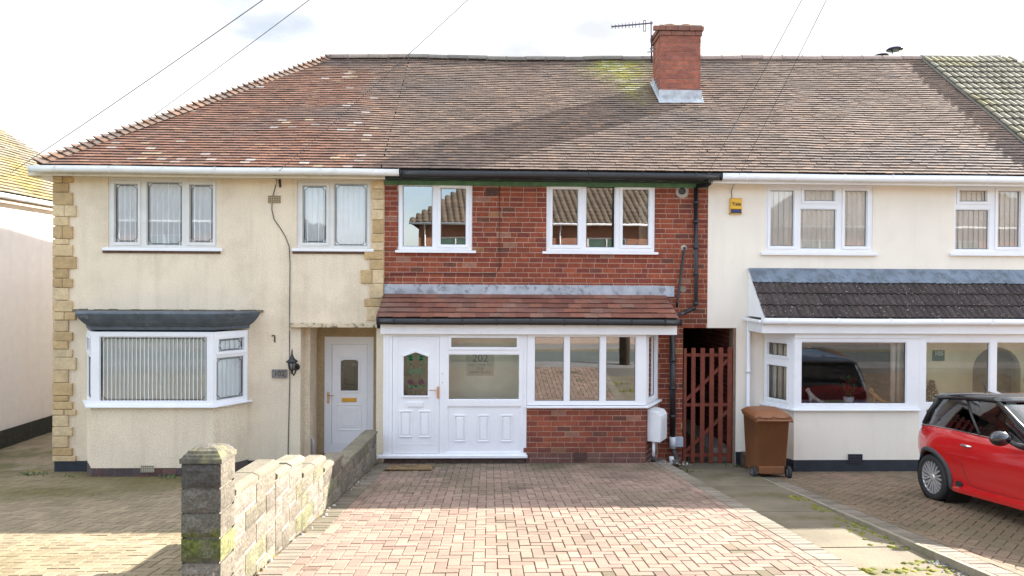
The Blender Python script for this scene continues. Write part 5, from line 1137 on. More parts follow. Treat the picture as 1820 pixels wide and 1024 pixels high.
# wooden gate
YGt = YF+.04; gb = P(1258, 823, YGt).z; gt_ = P(1258, 618.5, YGt).z
gate = thing('picket_gate', (P(1258, 823, YGt).x, YGt, gb), 'red stained wooden picket gate with diagonal braces closing the passage', 'gate')
for a, b in ((1214, 1219.5), (1227.7, 1235.2), (1243.8, 1251.8), (1260, 1268), (1276, 1284.2), (1292, 1300.2)):
    x0, x1 = P(a, 720, YGt).x, P(b, 720, YGt).x; dz = random.uniform(-.015, .01); m = MB(); m.box(x0, x1, YGt-.022, YGt, gb+random.uniform(0, .015), gt_+dz); m.build('picket', GATEW, gate, bevel=.004)
x0, x1 = P(1214, 720, YGt).x, P(1300, 720, YGt).x
for a, b in ((628.5, 634), (717, 722.5), (806.5, 812)):
    m = MB(); m.box(x0+.004, x1-.004, YGt+.001, YGt+.045, P(1258, b, YGt).z, P(1258, a, YGt).z); m.build('rail', GATEW, gate, bevel=.003)
for (xa, ya), (xb, yb) in (((1218, 712), (1296, 637)), ((1218, 803), (1296, 727))):
    a, b = P(xa, ya, YGt+.02), P(xb, yb, YGt+.02); m = MB(); m.bar(a, b, .04, .055, up=(0, 0, 1)); m.build('brace', GATEW, gate, bevel=.003)
m = MB(); m.box(x1-.03, x1+.03, YGt+.046, YGt+.09, gb+.3, gb+.33); m.box(x1-.03, x1+.03, YGt+.046, YGt+.09, gt_-.3, gt_-.27); m.build('hinge', STEEL, gate)
# door mat
dm = P(734, 834, 1); d_ = (P(734, 832, 1)-CAM)
yM = 11.3; m = MB(); xa, xb = P(691, 830, yM).x, P(771, 830, yM).x
m.prism([(xa, 10.86, G(10.86)+.006), (xb, 10.86, G(10.86)+.006), (xb-.01, 11.32, G(11.32)+.006), (xa+.03, 11.32, G(11.32)+.006)], (0, 0, .022)); tag(m.build('door_mat', mk('coir_mat', (.19,.12,.05), 1, var=.3, vscale=9, fine=.5, fscale=160, bump=1, bscale=160, stain=(.035,.025,.015), sscale=3.5, spos=(.5,.62)), fix=True, bevel=.008), 'brown coir doormat on the paving in front of the white porch door', 'doormat')
# alarm box
c = P(1306, 367, YF); ab = thing('alarm_box', (c.x, YF, c.z), 'yellow alarm bell box with a blue base on the pale wall', 'alarm box'); R = rect(1296, 1317, 353, 381, YF); h = R[3]-R[2]
m = MB(T); m.loft([[(R[0]+e, -.004-dd, R[2]+h*.30), (R[1]-e, -.004-dd, R[2]+h*.30), (R[1]-e, -.004-dd, R[3]-e), (R[0]+e, -.004-dd, R[3]-e)] for e, dd in ((0,0), (.0,.045), (.012,.07))]); m.build('cover', mk('yellow_plastic', (.75,.42,.02), .35, var=.03), ab, fix=True, bevel=.01)
m = MB(T); m.box(R[0]+.012, R[1]-.012, -.066, -.004, R[2]+h*.05, R[2]+h*.298); m.build('strobe_base', mk('dark_blue_plastic', (.01,.02,.10), .25, var=0), ab, bevel=.008)
m = MB(T); m.box(R[0], R[0]+.012, -.05, -.004, R[2], R[2]+h*.3); m.box(R[1]-.012, R[1], -.05, -.004, R[2], R[2]+h*.3); m.box(R[0], R[1], -.05, -.004, R[2], R[2]+h*.048); m.build('base_frame', mk('yellow_plastic_trim', (.75,.42,.02), .35, var=.03), ab)
text('lettering', 'Yale', .095, lambda u, d, z: Vector(((R[0]+R[1])/2+u, YF-.082+d, R[2]+h*.62+z)), mk('black_lettering', (.02,.02,.02), .6, var=0), ab)
# wall lantern
c = P(527, 652, YF); wl = thing('wall_lantern', (c.x, YF, c.z), 'black coach lantern on the cream wall beside the recessed door', 'lantern'); l = P(519, 650, YF-.16); cx, cy = l.x, YF-.16
zz = lambda y: P(519, y, YF-.16).z
m = MB(); m.lathe([(.012, zz(624)), (.016, zz(630)), (.03, zz(634)), (.05, zz(638)), (.105, zz(642.5)), (.10, zz(644)), (.03, zz(644.5))], (cx, cy, 0), n=6, cap0=True); m.lathe([(.012, 0), (.008, .02), (.001, .045)], (cx, cy, zz(624)), n=8); m.build('lamp_roof', mk('black_lamp_metal', (.03,.035,.04), .35, metal=.4), wl)
m = MB(); 
for k in range(6): a = k*math.pi/3; m.bar((cx+.072*math.cos(a), cy+.072*math.sin(a), zz(644)), (cx+.045*math.cos(a), cy+.045*math.sin(a), zz(657.5)), .012, .012)
m.lathe([(.048, zz(658)), (.05, zz(656.5)), (.02, zz(660)), (.012, zz(665))][::-1], (cx, cy, 0), n=6); m.build('lamp_cage', BLACKP, wl)
m = MB(); m.lathe([(.042, zz(657.2)), (.068, zz(644.2))], (cx, cy, 0), n=6); m.build('lamp_glass', mk('smoky_lamp_glass', (.22,.20,.18), .2, var=.1), wl)
m = MB(); m.lathe([(.062, -.02), (.055, -.035), (.03, -.04)], (c.x, YF+.018, c.z-.0), (0, 1, 0), 18); m.tube([(c.x, YF-.03, c.z-.02), (c.x, YF-.07, c.z-.085), (cx+.03, cy, zz(667)), (cx, cy, zz(662))], .014, 8); m.build('wall_bracket', BLACKP, wl)
# house number plaque
R = rect(483.5, 510.5, 656.5, 672, YF); pl = thing('number_plaque', ((R[0]+R[1])/2, YF, (R[2]+R[3])/2), 'grey stone-effect house number plaque on the cream wall left of the lantern', 'plaque')
m = MB(T); m.box(R[0], R[1], -.022, -.001, R[2], R[3]); m.ring((R[0]+.015, R[1]-.015, R[2]+.015, R[3]-.015), .013, -.028, -.0225); m.build('slab', mk('grey_cast_stone', (.26,.235,.22), .9, var=.2, vscale=22, bump=.6, bscale=60), pl, bevel=.006)
text('lettering', '102', .125, lambda u, d, z: Vector(((R[0]+R[1])/2+u, YF-.028+d, (R[2]+R[3])/2+z)), mk('dark_raised_digits', (.09,.085,.08), .8, var=0), pl, .005)
m = MB(T)
for xx in (R[0]+.03, R[1]-.03):
    for z_ in (R[2]+.03, R[3]-.03): m.lathe([(.008, -.027), (.008, -.02)], (xx, 0, z_), (0, 1, 0), 8)
m.build('screw', BLACKP, pl)
# rusty hook and short pipe, dropped cable
a = P(488, 596, YF-.01); m = MB(); m.tube([(a.x-.03, YF-.05, a.z-.01), (a.x-.03, YF-.02, a.z), (a.x+.0, YF-.012, a.z), (a.x+.005, YF-.012, a.z-.12)], .011, 7); tag(m.build('wall_bracket', mk('rusty_steel', (.10,.055,.035), .8, var=.3, vscale=30)), 'small rusty hook bracket on the cream wall above the number plaque', 'bracket')
a = P(556, 785, 12.9); m = MB(); m.tube([(recX+.13, 12.75, P(556, 818, 12.75).z), (recX+.13, 12.75, P(556, 783, 12.75).z), (recX+.11, 12.75, P(556, 779, 12.75).z), (recX+.09, 12.75, P(556, 783, 12.75).z)], .024, 10); tag(m.build('vent_pipe', mk('pale_grey_pipe', (.55,.57,.58), .5)), 'short pale pipe standing in the recess beside the white door', 'pipe')
TW2 = lambda x, y, d=.012: P(x, y, YF-d)
m = MB(); m.tube([P(488, 311, YE+.1), TW2(492, 321, .03), TW2(490, 330), TW2(484, 352), TW2(483, 372), TW2(487, 390), TW2(497, 404), TW2(507, 420), TW2(514, 438), TW2(515.5, 470), TW2(514.5, 560), TW2(515, 574, .12), TW2(515, 580, .12), TW2(514.5, 590), TW2(515, 680), TW2(513, 760), TW2(512, 806), TW2(515, 815)], .007, 6); m.tube([TW2(497, 319), TW2(498, 333)], .02, 8)
tag(m.build('telephone_cable', CABLE), 'thin grey telephone cable running down the cream wall', 'cable')
m = MB(); m.tube([P(1302, 334, YF-.03), P(1300, 340, YF-.02), P(1301, 353, YF-.02)], .006, 6); tag(m.build('alarm_cable', CABLE), 'short grey cable entering the top of the yellow alarm box', 'cable')
# aerial
ac = P(1157.5, 95, YC+.5); xm_ = ac.x; ae = thing('tv_aerial', (xm_, YC+.5, P(1157, 100, YC+.5).z), 'rooftop television aerial with a long boom beside the chimney', 'aerial'); YA = YC+.5
DA = mk('dark_aerial_metal', (.06,.055,.09), .5, metal=.4)
m = MB(); m.tube([P(1158, 112, YA), P(1157.5, 38, YA)], .017, 8); m.build('mast', DA, ae)
a, b = P(1160, 41, YA-.03), P(1087, 47.6, YA-.35); m = MB(); m.bar(a, b, .025, .025); m.build('boom', DA, ae)
for k in range(9):
    c = b.lerp(a, .01+k*.082); w = .10+.01*k; m = MB(); m.tube([c-Vector((0, 0, w*.42)), c+Vector((0, 0, w*.42))], .007, 6); m.build('element', DA, ae)
c = b.lerp(a, .80); m = MB(); m.grid(c.x-.03, c.x+.03, c.z-.16, c.z+.07, [(c.x-.018, c.x+.018, c.z-.15, c.z+.06)], c.y-.01, c.y+.01); m.build('dipole', DA, ae)
m = MB(); m.bar(P(1150, 93, YA), (cL, YA, P(1158, 90, YA).z), .03, .03); m.bar(P(1155, 87, YA), (cL, YA, P(1158, 84, YA).z), .03, .03); m.build('clamp', STEEL, ae)
# ornaments on the right bay's window board
def skinned(name, parent, nodes, edges, mat, lvl=2):
    me = bpy.data.meshes.new(name); me.from_pydata([n[0] for n in nodes], edges, []); me.materials.append(mat); o = bpy.data.objects.new(name, me); COL.objects.link(o)
    if parent is not None: o.parent = parent
    s_ = o.modifiers.new('skin', 'SKIN')
    for k, n in enumerate(nodes): me.skin_vertices[0].data[k].radius = (n[1], n[1])
    me.skin_vertices[0].data[0].use_root = True; s_.use_smooth_shade = True
    b = o.modifiers.new('sub', 'SUBSURF'); b.levels = lvl; b.render_levels = lvl; return o
def cheetah(px, py, label, body):
    c = P(px, py, YP3+.17); o = local('cat_figurine', label, 'ornament', (c.x, YP3+.17, zs3+.003), 0, 'cat figurines in the bay window'); o.scale = (1.05, 1.05, 1.05)
    N = [((-.02,0,.13), .035), ((-.09,0,.205), .042), ((-.125,0,.245), .026), ((-.145,0,.275), .034), ((-.185,0,.268), .017), ((.09,0,.075), .036), ((.13,0,.05), .034), ((.18,0,.02), .012), ((.23,0,.018), .009),
         ((-.11,-.03,.12), .017), ((-.12,-.03,.06), .012), ((-.135,-.03,.012), .013), ((-.10,.03,.12), .017), ((-.10,.03,.06), .012), ((-.115,.03,.012), .013),
         ((.10,-.045,.05), .022), ((.07,-.05,.02), .013), ((.03,-.05,.012), .012), ((.10,.045,.05), .022), ((.07,.05,.02), .013), ((.03,.05,.012), .012), ((-.135,-.022,.312), .008), ((-.135,.022,.312), .008)]
    E = [(0,1),(1,2),(2,3),(3,4),(0,5),(5,6),(6,7),(7,8),(1,9),(9,10),(10,11),(1,12),(12,13),(13,14),(6,15),(15,16),(16,17),(6,18),(18,19),(19,20),(3,21),(3,22)]
    skinned('body', o, N, E, body)
    m = MB(); m.lathe([(.19, 0), (.20, .008), (.19, .014)], (0, 0, 0), n=24); b = m.build('base', mk('dark_ornament_base', (.05,.045,.04), .4), o); b.scale = (1, .5, 1)
def spotted(name, col, sp):
    m, n, b = newmat(name); l = n.links.new; b.inputs['Roughness'].default_value = .35; tcn = nd(n, 'ShaderNodeTexCoord'); vo = nd(n, 'ShaderNodeTexVoronoi'); vo.inputs['Scale'].default_value = 34; l(tcn.outputs['Object'], vo.inputs['Vector'])
    r = nd(n, 'ShaderNodeValToRGB'); r.color_ramp.elements[0].position = .22; r.color_ramp.elements[0].color = (*sp, 1); r.color_ramp.elements[1].position = .36; r.color_ramp.elements[1].color = (*col, 1); l(vo.outputs['Distance'], r.inputs[0]); l(r.outputs[0], b.inputs['Base Color']); return m
cheetah(1451, 717, 'white cat figurine sitting on the window board left of the flower pot', spotted('white_glaze', (.75,.74,.68), (.3,.3,.28)))
cheetah(1563, 717, 'orange spotted cat figurine on the window board right of the flower pot', spotted('orange_glaze', (.62,.28,.06), (.35,.12,.03)))
c = P(1508, 717, YP3+.2); fp = local('flower_pot', 'white flower pot with red flowers and leaves on the bay window board', 'plant pot', (c.x, YP3+.2, zs3+.003)); fp.scale = (1.12, 1.0, 1.15)
m = MB(); m.lathe([(.058, 0), (.085, .15), (.079, .15), (.07, .13)], n=24, cap1=True); m.build('pot', mk('white_ceramic', (.8,.8,.8), .3, var=0), fp)
m = MB(); fl_ = MB(); rnd = random.Random(3)
for k in range(230):
    a = rnd.uniform(0, 6.28); r = .24*rnd.random()**.6; h = .20+.30*rnd.random()*(1-r*1.6); p = Vector((r*math.cos(a), r*.5*math.sin(a), h)); d = Vector((math.cos(a), math.sin(a)*.6, rnd.uniform(-.6, .7))).normalized(); sd = d.cross(Vector((0,0,1))).normalized(); s_ = rnd.uniform(.025, .045)
    t_ = fl_ if (h > .26 and rnd.random() < .35) or (abs(r-.17) < .04 and rnd.random() < .4) else m
    t_.poly([p-d*s_, p+sd*s_*.45, p+d*s_, p-sd*s_*.45])
for k in range(10): a = k*.63; m.tube([(0, 0, .12), (.12*math.cos(a), .06*math.sin(a), .34)], .005, 5)
m.build('leaves', mk('pot_leaf', (.06,.13,.03), .5, var=.3, vscale=20), fp); fl_.build('flowers', mk('red_petal', (.45,.03,.035), .5, var=.3, vscale=30), fp)
# conifer ornament inside the glazed porch
c = P(1661, 716, YP3+.3); tr_ = local('potted_conifer', 'small cone-shaped conifer standing inside the right-hand glazed porch', 'plant', (c.x, YP3+.38, P(1661, 724, YP3+.38).z-.25))
m = MB(); m.lathe([(.09, 0), (.12, .22), (.11, .22), (.10, .19)], n=18); m.build('pot', CLAY, tr_)
m = MB()
for k in range(700):
    h = rnd.random(); r = .17*(1-h)*rnd.random()**.3+.006; a = rnd.uniform(0, 6.28); p = Vector((r*math.cos(a), r*math.sin(a), .24+.46*h)); d = Vector((math.cos(a), math.sin(a), .8)).normalized(); sd = d.cross(Vector((0,0,1))).normalized(); m.poly([p, p+d*.03+sd*.01, p+d*.055, p+d*.03-sd*.01])
m.build('foliage', mk('conifer_leaf', (.09,.12,.035), .7, var=.4, vscale=30), tr_)
# moss, gravel and rubble
mo = MB(); rnd = random.Random(11)
def lump(m, x, y, z, r, h):
    n = 7; m.smooth = True; R1 = [m.pt((x+r*math.cos(k*6.283/n)*rnd.uniform(.8, 1.2), y+r*math.sin(k*6.283/n)*rnd.uniform(.8, 1.2), z-.004)) for k in range(n)]; R2 = [m.pt((x+r*.62*math.cos(k*6.283/n+.2), y+r*.62*math.sin(k*6.283/n+.2), z+h*.8)) for k in range(n)]; t = m.pt((x, y, z+h))
    for k in range(n): m.fc((R1[k], R1[(k+1)%n], R2[(k+1)%n], R2[k])); m.fc((R2[k], R2[(k+1)%n], t))
    m.smooth = False
for k in range(560):
    y = rnd.uniform(5.0, 9.6); f_ = rnd.random(); cl = noise.noise(Vector((y*1.7, 3, 0)))
    if f_ < .55: x = XK-.03-abs(rnd.gauss(0, .11))*(1.3 if y < 8 else .7)
    elif f_ < .75: x = rnd.uniform(XB+.02, XK-.05); y = rnd.choice([5.6, 6.33, 6.33, 6.33])+rnd.gauss(0, .045); x = x if y > 6 else XB+.1+.3*rnd.random()
    else: x = XB+.02+abs(rnd.gauss(0, .05))
    if cl < -.12 and f_ < .55: continue
    mo.col = sc(random.choice([(.15,.15,.018), (.19,.175,.02), (.10,.11,.018)]), rnd.uniform(.8, 1.2)); lump(mo, x, y, gp(y), rnd.uniform(.012, .05), rnd.uniform(.006, .022))
o = mo.build('moss', mk('moss_cushion', tint=True, rough=1, var=.3, vscale=40, bump=1, bscale=120)); o['kind'] = 'stuff'; tag(o, 'yellow-green moss along the concrete path and its kerb', 'moss')
rb = MB()
for k in range(240):
    q = rnd.random()
    if q < .5: y = rnd.uniform(4.95, 6.6); x = XK-.02-abs(rnd.gauss(0, .07)); z = gp(y)
    elif q < .8: y = rnd.uniform(11.4, 12.2); x = rnd.uniform(2.75, 3.35); z = G(y)-.005
    else: y = rnd.uniform(5.0, 11.2); x = XWF+.03+abs(rnd.gauss(0, .03)); z = G(y)
    rb.col = sc(random.choice([(.12,.13,.14), (.25,.24,.22), (.42,.40,.36), (.16,.11,.07)]), rnd.uniform(.7, 1.2)); lump(rb, x, y, z, rnd.uniform(.008, .03), rnd.uniform(.008, .025))
o = rb.build('rubble', mk('loose_stone', tint=True, rough=.95, bump=.4, bscale=60)); o['kind'] = 'stuff'; tag(o, 'loose stones and grit along the path kerb and wall foot', 'rubble')
wd = MB()
for cx, cy, n in ((-7.62, 11.98, 26), (-7.0, 11.75, 10), (-5.2, 11.6, 14), (-2.3, 11.9, 25), (4.3, 12.0, 20), (3.3, 11.5, 16)):
    for k in range(n):
        x, y = cx+rnd.gauss(0, .12), cy+rnd.gauss(0, .06); z = (gl(y) if cx < -2 else gp(y)); a = rnd.uniform(0, 6.28); h = rnd.uniform(.02, .075); s_ = Vector((math.cos(a), math.sin(a), 0))*.012; t = Vector((rnd.gauss(0, .04), rnd.gauss(0, .04), h)); p = Vector((x, y, z)); wd.poly([p-s_, p+s_, p+t*.6+s_, p+t, p+t*.6-s_])
o = wd.build('weeds', mk('weed_leaf', (.08,.12,.03), .8, var=.3, vscale=20)); o['kind'] = 'stuff'; tag(o, 'small weeds growing at the foot of the house walls', 'weeds')

# ================================================================== WHEELIE BIN (its wheels towards us)
bz = 11.12; bl, brr = P(1336, 800, bz), P(1398, 800, bz); bcx = (bl.x+brr.x)/2
bn = local('wheelie_bin', 'brown wheeled rubbish bin standing between the path and the pale bay', 'bin', (bcx+.06, bz+.30, G(bz+.3, ZR)), R_(-2))
bn.scale = (1.02, 1.02, 1.05)
BINM = mk('brown_bin_plastic', (.215,.085,.033), .5, var=.10, vscale=3, fine=.06, fscale=160, bump=.15, bscale=160, stain=(.15,.075,.04), sscale=2.5)
def rr(w, d, r, z, dy=0, n=4):
    pts = []
    for cx, cy, a0 in ((w-r, d-r, 0), (-w+r, d-r, 90), (-w+r, -d+r, 180), (w-r, -d+r, 270)):
        for k in range(n+1): a = R_(a0+90*k/n); pts.append((cx+r*math.cos(a), dy+cy+r*math.sin(a), z))
    return pts
m = MB(); m.smooth = True; m.loft([rr(.235, .235, .05, .07), rr(.24, .25, .05, .10), rr(.268, .325, .055, .90), rr(.285, .34, .05, .905), rr(.285, .34, .05, .94), rr(.275, .33, .05, .94)]); m.build('bin_body', BINM, bn, fix=True)
m = MB(); m.smooth = True; m.loft([rr(.295, .36, .05, .945, -.01), rr(.30, .365, .05, .965, -.01), rr(.285, .34, .06, .985, 0), rr(.24, .28, .08, 1.03, .0), rr(.15, .18, .08, 1.05, .0)]); m.build('bin_lid', BINM, bn, fix=True)
m = MB(); m.tube([(-.27, -.40, .925), (.27, -.40, .925)], .018, 10)
for x in (-.27, -.09, .09, .27): m.bar((x, -.41, .925), (x, -.31, .915), .022, .05)
for x in (-.23, 0, .23): m.box(x-.03, x+.03, -.375, -.32, .93, .985)
m.build('bin_handle', BINM, bn, bevel=.004)
m = MB()
m.box(-.20, .20, -.285, -.225, .085, .20); m.build('axle_housing', BINM, bn, bevel=.01)
m = MB(); m.tube([(-.31, -.25, .10), (.31, -.25, .10)], .011, 8); m.build('axle', STEEL, bn)
RUB = mk('black_rubber', (.02,.02,.021), .75, var=.15, vscale=20)
for sx in (-1, 1):
    m = MB(); m.lathe([(.03, -.028), (.085, -.028), (.10, -.018), (.10, .018), (.085, .028), (.03, .028)], (sx*.275, -.25, .10), (1, 0, 0), 28); w = m.build('wheel', RUB, bn)
    m = MB(); m.lathe([(.025, -.034), (.06, -.031), (.06, .031), (.025, .034)], (sx*.275, -.25, .10), (1, 0, 0), 20); m.build('hub', mk('grey_hub', (.10,.10,.10), .6), w)
# ================================================================== RED HATCHBACK (front towards the street)
CARX, CARY = 6.82, 9.27                                       # rear axle centre
tilt = -math.atan(S)
car = local('parked_car', 'red hatchback with a black roof parked on the right-hand driveway', 'car', (CARX, CARY, G(CARY, ZR)), 0)
car.rotation_euler = (Matrix.Rotation(R_(-90+0.0), 4, 'Z') @ Matrix.Rotation(tilt, 4, 'Y')).to_euler()
RED = mk('red_car_paint', (.50,.008,.010), .22, var=0, coat=1.0, spec=.6)
CARBLK = mk('black_car_paint', (.012,.013,.016), .15, var=0, coat=1.0)
TRIM = mk('dark_grey_trim', (.045,.047,.05), .7, var=.1, bump=.2, bscale=200)
CHROME = mk('chrome', (.75,.76,.78), .08, metal=1, var=0)
ALLOY = mk('alloy', (.62,.62,.62), .32, metal=.6, var=.04)
CGL = glass('car_window_glass', 2.2, (.34,.40,.39), 0, base=.02)
SEAT = mk('seat_fabric', (.03,.03,.033), .9)
def lerp_tab(tab, x):
    if x <= tab[0][0]: return tab[0][1]
    for (a, p), (b, q) in zip(tab, tab[1:]):
        if x <= b: t = (x-a)/(b-a); t = t*t*(3-2*t)*.5+t*.5; return p+(q-p)*t
    return tab[-1][1]
beltz = [(-.56,.80), (-.50,.945), (-.30,.985), (.3,.965), (1.2,.925), (1.75,.91), (2.0,.92), (2.5,.87), (2.85,.80), (3.05,.66), (3.14,.52)]
halfw = [(-.58,.56), (-.50,.69), (-.35,.76), (0,.825), (.5,.832), (1.8,.832), (2.4,.825), (2.8,.74), (3.0,.60), (3.14,.42)]
botz = [(-.58,.36), (-.45,.28), (-.2,.22), (.3,.19), (2.2,.19), (2.8,.22), (3.14,.30)]
xs = [-.585, -.56, -.52, -.46, -.38, -.28, -.15, 0, .15, .3, .5, .8, 1.1, 1.4, 1.7, 1.9, 2.1, 2.3, 2.5, 2.7, 2.85, 2.97, 3.07, 3.13]
rings = []
for x in xs:
    w, zb, zt = lerp_tab(halfw, x), lerp_tab(botz, x), lerp_tab(beltz, x); hh = zt-zb; hip = .035*math.exp(-((x-.0)/.38)**2)+.03*math.exp(-((x-2.47)/.4)**2)
    tub = -.40 < x < 1.8                                     # the open cabin below the windows
    half = [(0, zb), (w*.80, zb), (w*.955, zb+.015), (w*.985, zb+.07), (w*.972, zb+.115), (w*.985+hip*.3, zb+hh*.36), (w+hip, zb+hh*.58), (w*.99+hip*.8, zb+hh*.76), (w*.958, zb+hh*.90), (w*.915, zb+hh*.965), (w*.85, zt), (w*(.80 if tub else .45), zt-.34 if tub else zt+.03), (0, zt-.36 if tub else zt+.04)]
    rings.append([(x, y, z) for y, z in half]+[(x, -y, z) for y, z in half[-2:0:-1]])
m = MB(); m.smooth = True; m.loft(rings); body = m.build('body', RED, car, fix=True)
# wheel openings cut out of the body
cut = []
for ax in (0, 2.467):
    for sy in (-1, 1):
        m = MB(); m.lathe([(.352, .50), (.352, 1.2)], (ax, 0, .30), (0, sy, 0), 40); c = m.build('cutter', RED, None, fix=True); c.matrix_world = car.matrix_world; cut.append(c)
bpy.context.view_layer.update()
for c in cut:
    c.matrix_world = car.matrix_world
    b = body.modifiers.new('cut', 'BOOLEAN'); b.object = c; b.operation = 'DIFFERENCE'; b.solver = 'EXACT'
bpy.context.view_layer.update()
dg = bpy.context.evaluated_depsgraph_get(); me2 = bpy.data.meshes.new_from_object(body.evaluated_get(dg))
body.modifiers.clear(); body.data = me2
for c in cut: bpy.data.objects.remove(c)
me2.set_sharp_from_angle(angle=R_(35))
def wfun(x): return lerp_tab(halfw, x)
# wheels
def wheel(ax, sy):
    y0 = sy*(.845); w = MB(); R = .302; ring = [(.215, -.09), (.25, -.1), (.285, -.095), (R, -.07), (R, .07), (.285, .095), (.25, .1), (.215, .09)]
    w.lathe(ring, (ax, y0-sy*.10, R), (0, sy, 0), 48, cap0=False, cap1=False); wo = w.build('wheel', RUB, car)
    r = MB(); f = y0-sy*.012
    r.lathe([(.215, -.17), (.213, -.02), (.222, -.004), (.228, -.008), (.228, -.02)], (ax, f, R), (0, sy, 0), 48, cap0=False, cap1=False)
    r.lathe([(.052, -.05), (.05, -.012), (.03, -.004)], (ax, f, R), (0, sy, 0), 20)
    for k in range(10):
        for s_ in (-.085, .085):
            a = 2*math.pi*k/10+.1; a2 = a+s_*1.9; p = Vector((ax+.045*math.cos(a), f-sy*.022, R+.045*math.sin(a))); q = Vector((ax+.217*math.cos(a2), f-sy*.014, R+.217*math.sin(a2))); r.bar(p, q, .021, .02, up=(0, 1, 0))
    r.build('rim', ALLOY, wo); d = MB(); d.lathe([(.205, -.15), (.205, -.14)], (ax, f, R), (0, sy, 0), 32); d.build('brake_disc', mk('brake_steel', (.11,.105,.10), .5, metal=.7), wo)
    well = MB(); well.lathe([(.352, -.32), (.352, 0)], (ax, sy*.81, .30), (0, sy, 0), 40, cap0=True, cap1=False); well.build('wheel_well', DARK, car)
    ar = MB(); n = 30                                         # black arch trim round the opening
    pr = [(.350, .0), (.350, .022), (.372, .028), (.402, .022), (.408, .0)]; I = []
    a0, a1 = R_(-14), R_(194)
    for k in range(n+1):
        a = a0+(a1-a0)*k/n; row = []
        for rr_, o in pr:
            x, z = ax+rr_*math.cos(a), .30+rr_*math.sin(a); zb, zt = lerp_tab(botz, x), lerp_tab(beltz, x); t = (z-zb)/(zt-zb); hip = .035*math.exp(-((x-.0)/.38)**2)+.03*math.exp(-((x-2.47)/.4)**2); ww = wfun(x)
            prof = [(-1, ww*.95), (0, ww*.955), (.1, ww*.985), (.36, ww*.985+hip*.3), (.58, ww+hip), (.76, ww*.99+hip*.8), (.9, ww*.958), (1.2, ww*.9)]
            for (ta, pa), (tb, pb_) in zip(prof, prof[1:]):
                if t <= tb: yy = pa+(pb_-pa)*max(0, (t-ta)/(tb-ta)); break
            row.append(ar.pt((x, sy*(yy+o-.004), z)))
        I.append(row)
    ar.smooth = True
    for A, B in zip(I, I[1:]):
        for q in range(4): ar.fc((A[q], A[q+1], B[q+1], B[q]))
    ar.build('wheel_arch', TRIM, car, fix=True)
for ax in (0, 2.467):
    for sy in (-1, 1): wheel(ax, sy)
for sy in (-1, 1): m = MB(); m.loft([[(x, sy*(w_-.02), .20), (x, sy*(w_+.018), .195), (x, sy*(w_+.022), .235), (x, sy*(w_-.01), .30)] for x, w_ in ((.40, .80), (.55, .82), (1.9, .82), (2.08, .80))]); m.build('sill_skirt', RED, car, fix=True)
m = MB(); m.lathe([(.06, 0), (.06, .012)], (0,0,0), (0, -1, 0), 20); ov = m.build('side_vent', BLACKP, car); ov.scale = (1.15, 1, .62); ov.location = (.54, -.815, .30)
m = MB(); 
for k in range(3): m.bar((.49, -.832, .285+.016*k), (.59, -.832, .285+.016*k), .006, .006)
m.build('vent_slats', TRIM, car)
# greenhouse: blacked-out glass all round under the black roof
def outl(xr, xf, wr, wf, z, cr, n=6, bow=.0):                 # rounded outline, counter-clockwise from the rear right
    pts = []
    for k in range(n+1): t = k/n; pts.append((xr+cr*(1-math.sin(t*math.pi/2)), -(wr-cr*(1-math.cos(t*math.pi/2)))) if False else (xr+cr-cr*math.cos(t*math.pi/2), -(wr-cr)-cr*math.sin(t*math.pi/2)))
    for k in range(1, 7): t = k/7; pts.append((xr+cr+(xf-cr-xr-cr)*t, -(wr+(wf-wr)*t+bow*math.sin(math.pi*t))))
    for k in range(n+1): t = k/n; pts.append((xf-cr+cr*math.sin(t*math.pi/2), -(wf-cr)-cr*math.cos(t*math.pi/2)))
    return [(x, y, z) for x, y in pts]+[(x, -y, z) for x, y in pts[::-1]]
def slope(o, f): return [(x, y, z+f(x)) for x, y, z in o]
zbf = lambda x: lerp_tab(beltz, x)
bot = [(x, y, zbf(x)-.012) for x, y, z in outl(-.50, 1.92, .69, .735, 0, .16, bow=.012)]
bot1 = [(x, y, zbf(x)+.012) for x, y, z in outl(-.495, 1.90, .685, .73, 0, .16, bow=.012)]
rz = lambda x: 1.415-.028*((x-.6)/1.0)**2
top_ = [(x, y, rz(x)-.045) for x, y, z in outl(-.27, 1.06, .58, .585, 0, .14, bow=.012)]
midp = [tuple(Vector(a).lerp(Vector(b), .5)+Vector((0, (.018 if a[1] > 0 else -.018), 0))) for a, b in zip(bot1, top_)]
m = MB(); m.smooth = True; m.loft([bot1, midp, top_], caps=False); gh = m.build('window_glass', CGL, car)
N_ = len(bot1)
m = MB(); m.smooth = True; o1 = [(x, y, rz(x)-.05) for x, y, z in outl(-.315, 1.10, .605, .61, 0, .15, bow=.012)]; o2 = [(x, y, rz(x)-.02) for x, y, z in outl(-.33, 1.09, .60, .605, 0, .15, bow=.012)]
o3 = [(x, y, rz(x)+.02) for x, y, z in outl(-.26, 1.0, .53, .535, 0, .16, bow=.012)]; o4 = [(x, y, rz(x)+.04) for x, y, z in outl(-.05, .8, .35, .35, 0, .14)]; o5 = [(x, y, rz(x)+.047) for x, y, z in outl(.2, .6, .12, .12, 0, .08)]
m.loft([o1, o2, o3, o4, o5]); m.build('roof', CARBLK, car, fix=True)
m = MB(); m.smooth = True; m.loft([[(x-.0, y, z) for x, y, z in bot], bot1], caps=False); m.build('black_waist', CARBLK, car)
def along(ring_a, ring_b, i, t0=0, t1=1): return [tuple(Vector(ring_a[i]).lerp(Vector(ring_b[i]), t)) for t in (t0, t1)]
for i in (6, N_-1-6, 10, N_-1-10, 15, N_-1-15):               # rear, centre and windscreen pillars on both sides
    m = MB(); m.tube([bot1[i], midp[i], top_[i]], .017 if i in (10, N_-1-10) else .028, 8); m.build('pillar', BLACKP, car)
